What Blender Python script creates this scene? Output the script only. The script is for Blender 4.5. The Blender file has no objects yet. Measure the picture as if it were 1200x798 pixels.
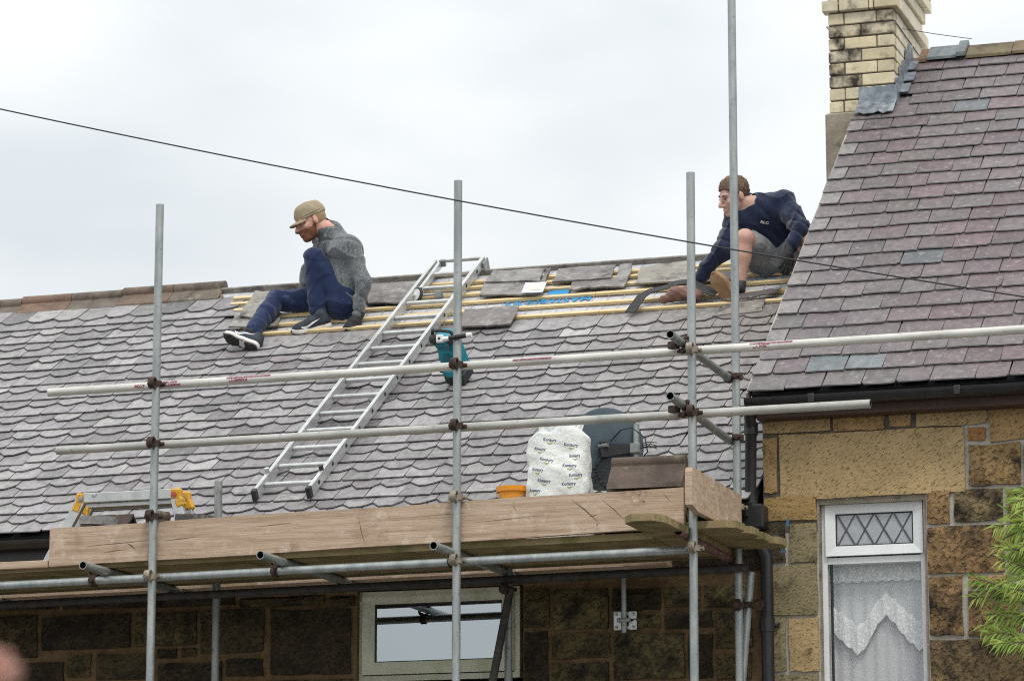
import bpy, bmesh, math, random
import numpy as np
from math import sin, cos, radians as rad, pi
from mathutils import Vector as V, Matrix as M, Euler, noise as mnoise
random.seed(7)
S = bpy.context.scene
COL = S.collection

# ------------------------------------------------------------------ camera
FPX = 3836.0; TH = rad(18.0); PH = rad(11.3); D0 = 18.5
FW = V((-sin(TH)*cos(PH), cos(TH)*cos(PH), sin(PH)))
RT = V((cos(TH), sin(TH), 0)); UP = RT.cross(FW)
CAM = V((0.3, 0, 1.6 + D0*FW.z)) - FW*D0
cd = bpy.data.cameras.new('camera'); cam = bpy.data.objects.new('camera', cd); COL.objects.link(cam)
cd.sensor_width = 36; cd.lens = FPX/1200*36; cd.clip_start = .1; cd.clip_end = 3000
cam.matrix_world = M(((RT.x, UP.x, -FW.x, CAM.x), (RT.y, UP.y, -FW.y, CAM.y), (RT.z, UP.z, -FW.z, CAM.z), (0, 0, 0, 1)))
cd.dof.use_dof = True; cd.dof.focus_distance = 19.5; cd.dof.aperture_fstop = 8.0
S.camera = cam

def at(px, py, Y):
    """world point on the plane Y seen at photo pixel px, py"""
    d = FW + RT*((px-600)/FPX) + UP*((399-py)/FPX)
    return CAM + d*((Y-CAM.y)/d.y)
def proj(p):
    v = V(p)-CAM; z = v.dot(FW)
    return 600+FPX*v.dot(RT)/z, 399-FPX*v.dot(UP)/z

# ------------------------------------------------------------------ world, sun, exposure
SUN_EL, SUN_AZ = rad(54), rad(144)          # azimuth from +Y towards +X
W = bpy.data.worlds.new('World'); S.world = W; W.use_nodes = True
wt = W.node_tree; wt.nodes.clear()
def wn(t, **k):
    n = wt.nodes.new(t)
    for a, b in k.items(): setattr(n, a, b)
    return n
wl = wt.links.new
out = wn('ShaderNodeOutputWorld'); bg = wn('ShaderNodeBackground'); bg.inputs[1].default_value = .1
sky = wn('ShaderNodeTexSky', sky_type='NISHITA', sun_disc=False, sun_elevation=SUN_EL, sun_rotation=SUN_AZ)
tc = wn('ShaderNodeTexCoord'); sx = wn('ShaderNodeSeparateXYZ'); wl(tc.outputs['Generated'], sx.inputs[0])
mp = wn('ShaderNodeMapping'); mp.inputs['Scale'].default_value = (5.0, 5.0, 11.0); mp.inputs['Location'].default_value = (4.8, 1.1, 1.12)
wl(tc.outputs['Generated'], mp.inputs[0])
nz = wn('ShaderNodeTexNoise'); nz.inputs['Scale'].default_value = 1.0; nz.inputs['Detail'].default_value = 4; nz.inputs['Roughness'].default_value = .45
wl(mp.outputs[0], nz.inputs['Vector'])
cr = wn('ShaderNodeValToRGB'); cr.color_ramp.elements[0].position = .34; cr.color_ramp.elements[1].position = .52
cr.color_ramp.elements[0].color = (7.7, 8.2, 8.5, 1); cr.color_ramp.elements[1].color = (9.7, 9.95, 10.0, 1)
wl(nz.outputs[0], cr.inputs[0])
# overcast sky: brighter towards the zenith
el = wn('ShaderNodeMapRange'); el.inputs['From Min'].default_value = .2; el.inputs['From Max'].default_value = 1.0
el.inputs['To Min'].default_value = 1.0; el.inputs['To Max'].default_value = 1.9
wl(sx.outputs['Z'], el.inputs['Value'])
sc_ = wn('ShaderNodeVectorMath', operation='SCALE'); wl(cr.outputs[0], sc_.inputs[0]); wl(el.outputs[0], sc_.inputs['Scale'])
mx = wn('ShaderNodeMix', data_type='RGBA'); mx.inputs[0].default_value = .93
wl(sky.outputs[0], mx.inputs[6]); wl(sc_.outputs[0], mx.inputs[7])
wl(mx.outputs[2], bg.inputs[0]); wl(bg.outputs[0], out.inputs[0])

sl = bpy.data.lights.new('sun', 'SUN'); sl.energy = 1.45; sl.angle = rad(14); sl.color = (1, .95, .88)
so = bpy.data.objects.new('sun', sl); COL.objects.link(so)
sdir = V((sin(SUN_AZ)*cos(SUN_EL), cos(SUN_AZ)*cos(SUN_EL), sin(SUN_EL)))
so.rotation_euler = sdir.to_track_quat('Z', 'Y').to_euler(); so.location = sdir*40
S.view_settings.view_transform = 'Standard'; S.view_settings.look = 'None'
S.render.filter_size = 1.1; S.cycles.filter_width = 1.1
S.cycles.use_denoising = False; S.cycles.adaptive_threshold = .004; S.cycles.sample_clamp_indirect = 4
S.view_settings.exposure = 0; S.view_settings.gamma = 1

# ------------------------------------------------------------------ materials
def mat(name, col, col2=None, scale=6, stretch=(1, 1, 1), lo=.35, hi=.65, rough=.6, metal=0, spec=.5,
        bump=None, spots=None, coord='pos', objcol=False, attr=None, soot=None, detail=5, wave=None, sheen=0, pits=None):
    m = bpy.data.materials.new(name); m.use_nodes = True
    t = m.node_tree; N = t.nodes; lk = t.links.new; b = N['Principled BSDF']
    b.inputs['Roughness'].default_value = rough; b.inputs['Metallic'].default_value = metal
    b.inputs['Specular IOR Level'].default_value = spec
    if sheen: b.inputs['Sheen Weight'].default_value = sheen
    if coord == 'pos': src = N.new('ShaderNodeNewGeometry').outputs['Position']
    else: src = N.new('ShaderNodeTexCoord').outputs['Object']
    def mapped(sc, off=(0, 0, 0)):
        mpn = N.new('ShaderNodeMapping'); mpn.inputs['Scale'].default_value = sc; mpn.inputs['Location'].default_value = off
        lk(src, mpn.inputs[0]); return mpn.outputs[0]
    def noise(s, st=(1, 1, 1), d=detail, off=(0, 0, 0), r=.6):
        n = N.new('ShaderNodeTexNoise'); n.inputs['Scale'].default_value = s; n.inputs['Detail'].default_value = d
        n.inputs['Roughness'].default_value = r
        lk(mapped(st, off), n.inputs['Vector']); return n.outputs[0]
    def ramp(v, a, c):
        n = N.new('ShaderNodeMapRange'); n.inputs['From Min'].default_value = a; n.inputs['From Max'].default_value = c
        lk(v, n.inputs['Value']); return n.outputs[0]
    def mix(f, a, c, bt='MIX'):
        n = N.new('ShaderNodeMix'); n.data_type = 'RGBA'; n.blend_type = bt
        for v, i in ((f, 0), (a, 6), (c, 7)):
            if isinstance(v, (int, float)): n.inputs[i].default_value = v
            elif isinstance(v, tuple): n.inputs[i].default_value = (*v[:3], 1)
            else: lk(v, n.inputs[i])
        return n.outputs[2]
    c = mix(ramp(noise(scale, stretch), lo, hi), col, col2 or col)
    oi = None
    if objcol:
        oi = N.new('ShaderNodeObjectInfo'); c = mix(1.0, c, oi.outputs['Color'], 'MULTIPLY')
    if attr:
        a = N.new('ShaderNodeAttribute'); a.attribute_name = attr; c = mix(1.0, c, a.outputs['Color'], 'MULTIPLY')
    if spots:                       # (colour, scale, lo, hi)
        for i, (sc, ss, a, z) in enumerate(spots):
            c = mix(ramp(noise(ss, off=(3.3+i, 7.1, 1.7)), a, z), c, sc)
    if soot:                        # dark patches; amount comes from the object's alpha
        n = noise(soot[1], off=(5, 2, 9), d=6, r=.65)
        mth = N.new('ShaderNodeMath'); mth.operation = 'ADD'; lk(n, mth.inputs[0])
        if oi: lk(oi.outputs['Alpha'], mth.inputs[1])
        c = mix(ramp(mth.outputs[0], 1.0, 1.22), c, soot[0])
    hsum = None
    if pits:                        # (colour, scale, stretch, rotation, lo, hi, amount, relief)
        mpn = N.new('ShaderNodeMapping'); mpn.inputs['Rotation'].default_value = pits[3]; lk(src, mpn.inputs[0])
        mp2 = N.new('ShaderNodeMapping'); mp2.inputs['Scale'].default_value = pits[2]; lk(mpn.outputs[0], mp2.inputs[0])
        n = N.new('ShaderNodeTexNoise'); n.inputs['Scale'].default_value = pits[1]; n.inputs['Detail'].default_value = 3; n.inputs['Roughness'].default_value = .55
        lk(mp2.outputs[0], n.inputs['Vector']); pr_ = ramp(n.outputs[0], pits[4], pits[5])
        mu = N.new('ShaderNodeMath'); mu.operation = 'MULTIPLY'; mu.inputs[1].default_value = pits[6]; lk(pr_, mu.inputs[0])
        c = mix(mu.outputs[0], c, pits[0])
        bn = N.new('ShaderNodeBump'); bn.invert = True; bn.inputs['Strength'].default_value = .9; bn.inputs['Distance'].default_value = pits[7]; lk(pr_, bn.inputs['Height']); hsum = bn.outputs[0]
    lk(c, b.inputs['Base Color'])
    for bb in (bump or []):         # (scale, strength, stretch)
        bn = N.new('ShaderNodeBump'); bn.inputs['Strength'].default_value = bb[1]; bn.inputs['Distance'].default_value = bb[3] if len(bb) > 3 else .01
        lk(noise(bb[0], bb[2] if len(bb) > 2 else (1, 1, 1), off=(1, 4, 2)), bn.inputs['Height'])
        if hsum: lk(hsum, bn.inputs['Normal'])
        hsum = bn.outputs[0]
    if wave:                        # (scale, strength, direction, distortion)
        w = N.new('ShaderNodeTexWave'); w.inputs['Scale'].default_value = wave[0]; w.inputs['Distortion'].default_value = wave[3]
        w.inputs['Detail'].default_value = 2; w.bands_direction = wave[2]; lk(src, w.inputs['Vector'])
        bn = N.new('ShaderNodeBump'); bn.inputs['Strength'].default_value = wave[1]; bn.inputs['Distance'].default_value = .012
        lk(w.outputs['Fac'], bn.inputs['Height'])
        if hsum: lk(hsum, bn.inputs['Normal'])
        hsum = bn.outputs[0]
    if hsum: lk(hsum, b.inputs['Normal'])
    return m

LICH = [((.33, .33, .31), 26, .63, .72), ((.12, .11, .11), 9, .62, .75)]
SLK = dict(rough=.5, spec=.45, spots=[((.29, .285, .275), 24, .57, .74), ((.07, .066, .066), 10, .55, .78), ((.33, .325, .30), 60, .64, .72), ((.10, .09, .085), 45, .64, .74)], bump=[(34, .6, (1, 1, 1), .008), (9, .4)])
m_slate = mat('slate', (.66, .65, .67), (1.20, 1.18, 1.17), 22, (1, .6, .6), lo=.30, hi=.70, detail=9, objcol=True, **SLK)
m_slate_j = mat('slate_joined', (.66, .65, .67), (1.20, 1.18, 1.17), 22, (1, .6, .6), lo=.30, hi=.70, detail=9, attr='tint', **SLK)
m_edge = mat('shaded_slate_edge', (.10, .096, .096), (.16, .155, .155), 30, rough=.8, spec=.2)  # side faces darkened to paint in the shadow line under each slate
m_oldslate = mat('weathered_slate', (.85, .83, .82), (1.1, 1.07, 1.02), 9, rough=.6, objcol=True, spots=[((.32, .31, .275), 12, .52, .68), ((.075, .062, .06), 7, .50, .68), ((.30, .29, .26), 40, .62, .70)], bump=[(22, .6), (60, .4)])
m_stone = mat('sandstone', (.8, .8, .8), (1.12, 1.1, 1.05), 7, rough=.85, spec=.2, objcol=True, soot=((.028, .023, .018), 7),
              bump=[(20, .9, (1, 1, 1), .03), (60, .5, (1, 1, 1), .014)], pits=((.06, .045, .028), 30, (1, 1, 1.5), (0, .5, 0), .52, .72, .55, .02))
m_stone_t = mat('tooled_sandstone', (.86, .85, .82), (1.1, 1.08, 1.05), 5, rough=.85, spec=.2, objcol=True, soot=((.05, .04, .03), 8),
                bump=[(26, .5, (1.0, 1, 2.2), .015), (80, .3, (1, 1, 1), .01)], pits=((.15, .10, .05), 62, (.55, 1, 2.0), (0, .6, 0), .58, .74, .42, .010))
m_mortar = mat('mortar', (.40, .37, .32), (.52, .49, .43), 30, rough=.9, spec=.1, bump=[(90, .5)])
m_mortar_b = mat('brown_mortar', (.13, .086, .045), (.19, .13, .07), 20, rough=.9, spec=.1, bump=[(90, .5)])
m_mortar_d = mat('dark_mortar', (.10, .085, .07), (.16, .14, .12), 30, rough=.9, spec=.1)
m_render = mat('cement_render', (.24, .21, .16), (.34, .30, .24), 12, rough=.9, spec=.1, bump=[(60, .5)], spots=[((.12, .11, .09), 9, .55, .75)])
m_brick = mat('buff_brick', (.88, .88, .86), (1.1, 1.08, 1.05), 9, rough=.8, spec=.25, objcol=True, soot=((.045, .035, .028), 9), bump=[(70, .35)])
m_lead = mat('lead', (.14, .17, .20), (.30, .33, .36), 16, rough=.45, metal=.35, spots=[((.55, .57, .58), 18, .60, .72), ((.05, .06, .07), 11, .56, .70)])
m_clay = mat('ridge_clay', (.125, .103, .09), (.20, .163, .138), 7, rough=.8, spec=.2, objcol=True, spots=[((.25, .25, .16), 12, .60, .78), ((.05, .045, .04), 6, .55, .75)], bump=[(50, .4)])
m_galv = mat('galvanised_steel', (.27, .30, .30), (.40, .42, .41), 16, (1, 1, .35), rough=.42, metal=.55, spots=[((.18, .19, .185), 40, .58, .75)], bump=[(120, .1)])
m_galv2 = mat('dull_steel', (.20, .22, .22), (.33, .34, .33), 18, (1, 1, .3), rough=.5, metal=.5, spots=[((.10, .09, .08), 22, .58, .75)])
m_tubeh = mat('pale_tube', (.50, .49, .45), (.66, .65, .60), 10, (.4, 1, 1), rough=.42, metal=.25, spots=[((.30, .28, .24), 25, .62, .78)])
m_tubeh2 = mat('grey_tube', (.36, .36, .33), (.50, .49, .45), 12, (.4, 1, 1), rough=.45, metal=.3, spots=[((.2, .19, .16), 25, .6, .78)])
m_drk = mat('dark_steel', (.03, .03, .03), (.07, .065, .06), 18, rough=.7, metal=.2)  # near-black, with the shade under the deck put into the rear ledger's colour
m_redt = mat('red_oxide_tube', (.10, .035, .03), (.20, .11, .10), 16, (1, .4, 1), rough=.6, metal=.2)
m_rust = mat('rusty_fitting', (.030, .021, .018), (.085, .048, .034), 30, rough=.75, metal=.3, bump=[(80, .4)])
m_coup = mat('plated_fitting', (.36, .32, .26), (.22, .18, .13), 30, rough=.5, metal=.5, bump=[(80, .3)])
m_dark = mat('dark_hollow', (.012, .012, .012), rough=.9)
m_board = mat('toe_board_wood', (.37, .265, .185), (.53, .405, .30), 5, (.5, 3, 9), rough=.75, spec=.2,
              spots=[((.24, .15, .095), 4, .56, .78), ((.64, .53, .43), 8, .56, .72), ((.18, .12, .08), 16, .66, .74)], bump=[(14, .35, (.4, 4, 10)), (60, .2)])
m_plate = mat('bright_zinc', (.62, .64, .65), (.74, .75, .76), 20, rough=.35, metal=.3)
m_deck = mat('deck_board_wood', (.20, .155, .075), (.32, .25, .14), 4, (.5, 8, 3), rough=.8, spec=.15, spots=[((.11, .11, .04), 5, .5, .7)], bump=[(14, .4, (.4, 8, 4))])
m_crack = mat('wood_crack', (.12, .075, .05), (.2, .13, .09), 30, rough=.9)
m_batten = mat('batten_pine', (.60, .45, .22), (.72, .57, .33), 8, (.5, 6, 6), rough=.65, bump=[(30, .2, (.4, 6, 6))], spots=[((.40, .24, .09), 10, .64, .78)])
m_felt = mat('grey_underlay', (.46, .46, .49), (.56, .56, .58), 20, rough=.55, bump=[(4, .4, (1, 1, 1), .03)], spots=[((.36, .36, .39), 60, .55, .7)])
m_blue = mat('blue_print', (.02, .25, .52), rough=.5)
m_bluet = mat('faded_blue_tape', (.02, .09, .17), (.05, .16, .25), 30, rough=.5)
m_black = mat('black_plastic', (.012, .012, .014), (.02, .02, .023), 20, rough=.4)
m_fascia = mat('brown_fascia', (.045, .022, .015), (.075, .036, .025), 12, (.5, 4, 4), rough=.6)
m_upvc = mat('white_upvc', (.74, .76, .77), (.80, .82, .82), 6, rough=.3, spots=[((.6, .62, .6), 12, .6, .8)])
m_upvc2 = mat('grubby_upvc', (.50, .50, .38), (.60, .60, .48), 5, rough=.4, spots=[((.36, .40, .22), 6, .5, .75)])
m_gasket = mat('gasket', (.015, .015, .017), rough=.6)
m_leadcame = mat('lead_came', (.07, .075, .085), (.11, .115, .12), 30, rough=.5, metal=.3)
m_frost = mat('frosted_glass', (.36, .38, .40), (.42, .44, .46), 50, rough=.28, spec=.6, bump=[(160, .15)])
m_room = mat('room_interior', (.62, .60, .58), (.68, .66, .64), 1.5, rough=.9)
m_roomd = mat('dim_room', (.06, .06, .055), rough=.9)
m_alu = mat('aluminium', (.46, .47, .465), (.60, .61, .60), 14, (1, .6, .6), rough=.36, metal=.55, spots=[((.44, .44, .42), 20, .6, .75)])
m_yellow = mat('yellow_plastic', (.62, .31, .02), (.72, .40, .04), 18, rough=.6, spots=[((.05, .04, .03), 40, .58, .66), ((.55, .5, .4), 30, .62, .7)])
m_red = mat('red_paint', (.45, .04, .05), (.5, .1, .1), 30, rough=.5)
m_teal = mat('teal_plastic', (.0, .19, .25), (.01, .27, .33), 12, rough=.42, spots=[((.25, .35, .36), 60, .68, .75)])
m_rubber = mat('black_rubber', (.02, .022, .026), (.035, .037, .042), 25, rough=.65)
m_white = mat('white_paint', (.72, .72, .70), (.8, .8, .78), 20, rough=.5)
m_sack = mat('white_sack', (.78, .80, .77), (.86, .87, .84), 7, rough=.38, spec=.5, bump=[(14, .55, (1, 1, 1), .03), (45, .35, (1, 1, 1), .012)])
m_navyp = mat('navy_print', (.045, .06, .16), rough=.5)
m_greenp = mat('green_print', (.36, .46, .14), rough=.5)
m_purple = mat('purple_print', (.17, .035, .07), (.32, .13, .17), 40, rough=.5)
m_dish = mat('dish_enamel', (.085, .12, .15), (.12, .16, .19), 5, rough=.4, spots=[((.05, .065, .075), 8, .55, .8)])
m_orange = mat('orange_plastic', (.82, .30, .012), (.88, .36, .02), 8, rough=.45)
m_clear = mat('plastic_sleeve', (.55, .57, .62), (.66, .68, .72), 25, rough=.18, spec=.7)
m_paper = mat('paper', (.68, .66, .48), (.78, .77, .62), 18, rough=.8)
m_leather = mat('brown_leather', (.13, .065, .05), (.24, .13, .10), 12, rough=.7, bump=[(30, .5)])
m_strap = mat('black_strap', (.014, .014, .015), (.03, .03, .03), 40, rough=.7)
m_cable = mat('black_cable', (.015, .015, .018), rough=.5)
m_asph = mat('asphalt', (.045, .045, .047), (.06, .06, .06), 3, rough=.9, bump=[(80, .4)])
m_pave = mat('paving', (.20, .19, .18), (.28, .27, .25), 3, rough=.9)
m_kerb = mat('kerb_stone', (.26, .25, .24), (.34, .33, .31), 5, rough=.9)
m_skin = mat('skin', (.56, .29, .22), (.66, .38, .30), 30, rough=.5, spec=.4, coord='obj', spots=[((.55, .20, .15), 16, .58, .76)], bump=[(180, .15)])
m_skinp = mat('pale_skin', (.50, .29, .225), (.60, .38, .305), 30, rough=.5, spec=.4, coord='obj', spots=[((.58, .30, .25), 14, .56, .76)], bump=[(180, .15)])
m_knit = mat('grey_knit', (.075, .085, .091), (.20, .212, .22), 85, (1, 1, .55), rough=.95, spec=.1, coord='obj', bump=[(70, .8, (1, 1, .5), .012)], sheen=.3)
m_jean = mat('navy_trousers', (.010, .018, .055), (.019, .033, .088), 9, rough=.85, spec=.15, coord='obj', spots=[((.10, .13, .22), 7, .62, .78), ((.36, .40, .46), 75, .70, .75)], bump=[(14, .4, (1, 1, .5), .02), (28, .3, (1, 1, 1), .015)], sheen=.2)
m_fleece = mat('navy_fleece', (.010, .015, .040), (.018, .026, .062), 18, rough=.95, spec=.1, coord='obj', bump=[(10, .6, (1, 1, 1), .03), (90, .4)], sheen=.35)
m_short = mat('grey_shorts', (.19, .20, .21), (.26, .27, .28), 10, rough=.9, spec=.1, coord='obj', bump=[(10, .6, (1, 1, 1), .03), (80, .3)])
m_khaki = mat('khaki_cotton', (.30, .25, .165), (.38, .32, .225), 14, rough=.9, spec=.1, coord='obj', bump=[(24, .4, (1, 1, 1), .012), (120, .3)])
m_khakid = mat('khaki_brim', (.27, .22, .145), (.34, .285, .2), 14, rough=.9, spec=.1, bump=[(120, .3)])
m_ginger = mat('ginger_beard', (.17, .06, .03), (.30, .125, .07), 90, rough=.8, coord='obj', bump=[(220, .8)])
m_fair = mat('fair_hair', (.34, .20, .10), (.45, .30, .17), 90, rough=.7, coord='obj', bump=[(200, .8)])
m_brown = mat('brown_hair', (.085, .048, .027), (.20, .12, .068), 80, (1, 1, .3), rough=.6, coord='obj', bump=[(200, .9, (1, 1, .3))])
m_shoe = mat('dark_trainer', (.015, .02, .032), (.03, .038, .055), 40, rough=.7, coord='obj', bump=[(150, .4)])
m_sole = mat('pale_sole', (.62, .58, .54), (.72, .69, .65), 30, rough=.7)
m_tread = mat('black_tread', (.015, .015, .016), (.04, .04, .04), 50, rough=.8)
m_boot = mat('tan_suede', (.24, .135, .07), (.36, .22, .125), 20, rough=.9, coord='obj', bump=[(80, .4)])
m_bsole = mat('gum_sole', (.28, .165, .085), (.37, .23, .13), 25, rough=.8, bump=[(50, .6)])
m_glove = mat('black_glove', (.012, .012, .014), (.03, .03, .033), 40, rough=.75, coord='obj', bump=[(90, .5)], spots=[((.10, .10, .11), 30, .66, .76)])
m_eye = mat('eye', (.03, .025, .02), rough=.2)
m_leaf = mat('leaf', (.13, .22, .02), (.37, .47, .09), 7, rough=.5, spec=.4, objcol=False, spots=[((.40, .52, .10), 14, .60, .75)])
m_bark = mat('bark', (.10, .08, .05), (.18, .15, .09), 20, rough=.9)
m_petal = mat('pink_petal', (.52, .29, .24), (.60, .37, .31), 8, rough=.7)

def glass_mat(name, refl, tint=(1, 1, 1)):
    m = bpy.data.materials.new(name); m.use_nodes = True; t = m.node_tree; N = t.nodes; N.clear()
    o = N.new('ShaderNodeOutputMaterial'); mxs = N.new('ShaderNodeMixShader'); tr = N.new('ShaderNodeBsdfTransparent')
    tr.inputs[0].default_value = (*tint, 1)
    gl = N.new('ShaderNodeBsdfGlossy'); gl.inputs['Roughness'].default_value = .01; gl.inputs[0].default_value = (.86, .95, 1, 1)
    fr = N.new('ShaderNodeFresnel'); fr.inputs[0].default_value = refl
    ge = N.new('ShaderNodeNewGeometry'); iv = N.new('ShaderNodeMath'); iv.operation = 'SUBTRACT'; iv.inputs[0].default_value = 1; t.links.new(ge.outputs['Backfacing'], iv.inputs[1])
    mu = N.new('ShaderNodeMath'); mu.operation = 'MULTIPLY'; t.links.new(fr.outputs[0], mu.inputs[0]); t.links.new(iv.outputs[0], mu.inputs[1])
    for a, b in ((mu.outputs[0], mxs.inputs[0]), (tr.outputs[0], mxs.inputs[1]), (gl.outputs[0], mxs.inputs[2]), (mxs.outputs[0], o.inputs[0])): t.links.new(a, b)
    return m
m_glass = glass_mat('window_glass', 1.55)
m_glass2 = glass_mat('coated_glass', 5.0, (.7, .75, .7))
def cloth_mat(name, col, trans, alpha, holes=None):
    m = bpy.data.materials.new(name); m.use_nodes = True; t = m.node_tree; N = t.nodes; N.clear()
    o = N.new('ShaderNodeOutputMaterial'); mx1 = N.new('ShaderNodeMixShader'); mx2 = N.new('ShaderNodeMixShader')
    d = N.new('ShaderNodeBsdfDiffuse'); d.inputs[0].default_value = (*col, 1); tl = N.new('ShaderNodeBsdfTranslucent'); tl.inputs[0].default_value = (*col, 1)
    tr = N.new('ShaderNodeBsdfTransparent'); mx1.inputs[0].default_value = trans
    t.links.new(d.outputs[0], mx1.inputs[1]); t.links.new(tl.outputs[0], mx1.inputs[2])
    t.links.new(tr.outputs[0], mx2.inputs[1]); t.links.new(mx1.outputs[0], mx2.inputs[2]); t.links.new(mx2.outputs[0], o.inputs[0])
    mx2.inputs[0].default_value = alpha
    if holes:
        g = N.new('ShaderNodeNewGeometry'); v = N.new('ShaderNodeTexVoronoi'); v.inputs['Scale'].default_value = holes
        t.links.new(g.outputs['Position'], v.inputs['Vector'])
        mr = N.new('ShaderNodeMapRange'); mr.inputs['From Min'].default_value = .1; mr.inputs['From Max'].default_value = .5
        mr.inputs['To Min'].default_value = alpha; mr.inputs['To Max'].default_value = alpha*.55
        t.links.new(v.outputs['Distance'], mr.inputs['Value']); t.links.new(mr.outputs[0], mx2.inputs[0])
    return m
m_net = cloth_mat('net_curtain', (.62, .615, .63), .1, .94)
m_lace = cloth_mat('lace', (.93, .94, .93), .05, .98, 55)

# ------------------------------------------------------------------ helpers
def link(name, me, m=None, parent=None, mw=None, smooth=False):
    o = bpy.data.objects.new(name, me); COL.objects.link(o)
    if m is not None and me is not None and not me.materials:
        me.materials.append(m)
    if smooth and me is not None:
        for p in me.polygons: p.use_smooth = True
    if parent: o.parent = parent
    if mw is not None:
        o.matrix_local = mw if parent is None else parent_inv(parent) @ mw
    return o
def world_of(o):
    return o.matrix_basis if o.parent is None else world_of(o.parent) @ o.matrix_basis
def parent_inv(p): return world_of(p).inverted()
def tag(o, label=None, cat=None, group=None, kind=None):
    if label: o['label'] = label
    if cat: o['category'] = cat
    if group: o['group'] = group
    if kind: o['kind'] = kind
    return o
def empty(name, loc, label, cat, group=None):
    o = bpy.data.objects.new(name, None); COL.objects.link(o); o.location = loc; o.empty_display_size = .1
    return tag(o, label, cat, group)
def T(x, y, z): return M.Translation((x, y, z))
class B:
    """mesh builder; positions are world coordinates"""
    def __init__(s): s.v = []; s.f = []; s.mi = []
    def add(s, vs, fs, mi=0):
        n = len(s.v); s.v += [tuple(v) for v in vs]; s.f += [tuple(i+n for i in f) for f in fs]; s.mi += [mi]*len(fs); return s
    def hexa(s, p, mi=0):           # 8 pts: bottom ring then top ring (ccw seen from above)
        return s.add(p, [(3, 2, 1, 0), (4, 5, 6, 7), (0, 1, 5, 4), (1, 2, 6, 5), (2, 3, 7, 6), (3, 0, 4, 7)], mi)
    def box(s, a, b, mw=None, mi=0):
        (x0, y0, z0), (x1, y1, z1) = a, b
        p = [V(q) for q in ((x0, y0, z0), (x1, y0, z0), (x1, y1, z0), (x0, y1, z0), (x0, y0, z1), (x1, y0, z1), (x1, y1, z1), (x0, y1, z1))]
        if mw is not None: p = [mw @ q for q in p]
        return s.hexa(p, mi)
    def bbox(s, a, b, bv=.004, mw=None, mi=0):      # box with chamfered edges
        bm = bmesh.new(); bmesh.ops.create_cube(bm, size=1)
        c = [(a[i]+b[i])/2 for i in range(3)]; d = [abs(b[i]-a[i]) for i in range(3)]
        for v in bm.verts: v.co = V([c[i]+v.co[i]*d[i] for i in range(3)])
        bmesh.ops.bevel(bm, geom=bm.edges[:], offset=min(bv, min(d)*.45), segments=1, affect='EDGES', profile=.5)
        if mw is not None: bmesh.ops.transform(bm, matrix=mw, verts=bm.verts)
        bm.verts.index_update()
        s.add([v.co[:] for v in bm.verts], [[v.index for v in f.verts] for f in bm.faces], mi); bm.free(); return s
    def tube(s, pts, r, n=12, cap=True, mi=0, rs=None):
        pts = [V(p) for p in pts]; rings = []
        prev = None
        for i, p in enumerate(pts):
            d = (pts[min(i+1, len(pts)-1)]-pts[max(i-1, 0)]).normalized()
            if prev is None:
                a = V((0, 0, 1)) if abs(d.z) < .9 else V((1, 0, 0)); u = d.cross(a).normalized()
            else: u = (prev - d*prev.dot(d)).normalized()
            prev = u; w = d.cross(u); rr = rs[i] if rs else r
            rings.append([p+(u*cos(2*pi*k/n)+w*sin(2*pi*k/n))*rr for k in range(n)])
        vs = [q for r_ in rings for q in r_]; fs = []
        for i in range(len(pts)-1):
            for k in range(n):
                k2 = (k+1) % n; fs.append((i*n+k, i*n+k2, (i+1)*n+k2, (i+1)*n+k))
        if cap: fs += [tuple(range(n-1, -1, -1)), tuple((len(pts)-1)*n+k for k in range(n))]
        return s.add(vs, fs, mi)
    def pipe(s, a, b, r, wall=.004, n=16, mi=0, mid=0):   # straight open-ended tube with a dark bore
        a, b = V(a), V(b); d = (b-a).normalized(); ax = V((0, 0, 1)) if abs(d.z) < .9 else V((1, 0, 0))
        u = d.cross(ax).normalized(); w = d.cross(u)
        def ring(p, rr): return [p+(u*cos(2*pi*k/n)+w*sin(2*pi*k/n))*rr for k in range(n)]
        L_ = (b-a).length; dep = min(.15, L_*.4)
        R = [ring(a+d*dep, r-wall), ring(a, r-wall), ring(a, r), ring(b, r), ring(b, r-wall), ring(b-d*dep, r-wall)]
        vs = [q for x in R for q in x]; fs = []; n0 = len(s.f)
        for i in range(5):
            for k in range(n):
                k2 = (k+1) % n; fs.append((i*n+k, i*n+k2, (i+1)*n+k2, (i+1)*n+k))
        fs += [tuple(range(n-1, -1, -1)), tuple(5*n+k for k in range(n))]
        s.add(vs, fs, mi)
        for i in list(range(0, n))+list(range(4*n, 5*n))+[5*n, 5*n+1]: s.mi[n0+i] = mid
        return s
    def lathe(s, prof, mw, n=24, mi=0):
        vs = []; fs = []
        for (r, z) in prof: vs += [mw @ V((r*cos(2*pi*k/n), r*sin(2*pi*k/n), z)) for k in range(n)]
        for i in range(len(prof)-1):
            for k in range(n):
                k2 = (k+1) % n; fs.append((i*n+k, i*n+k2, (i+1)*n+k2, (i+1)*n+k))
        return s.add(vs, fs, mi)
    def prism(s, poly, z0, z1, mw=None, mi=0):     # ccw polygon in xy extruded along z
        n = len(poly); vs = [V((x, y, z0)) for x, y in poly]+[V((x, y, z1)) for x, y in poly]
        if mw is not None: vs = [mw @ v for v in vs]
        fs = [tuple(range(n-1, -1, -1)), tuple(range(n, 2*n))]+[(i, (i+1) % n, n+(i+1) % n, n+i) for i in range(n)]
        return s.add(vs, fs, mi)
    def mesh(s, name):
        me = bpy.data.meshes.new(name); me.from_pydata(s.v, [], s.f); me.update(); return me
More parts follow.
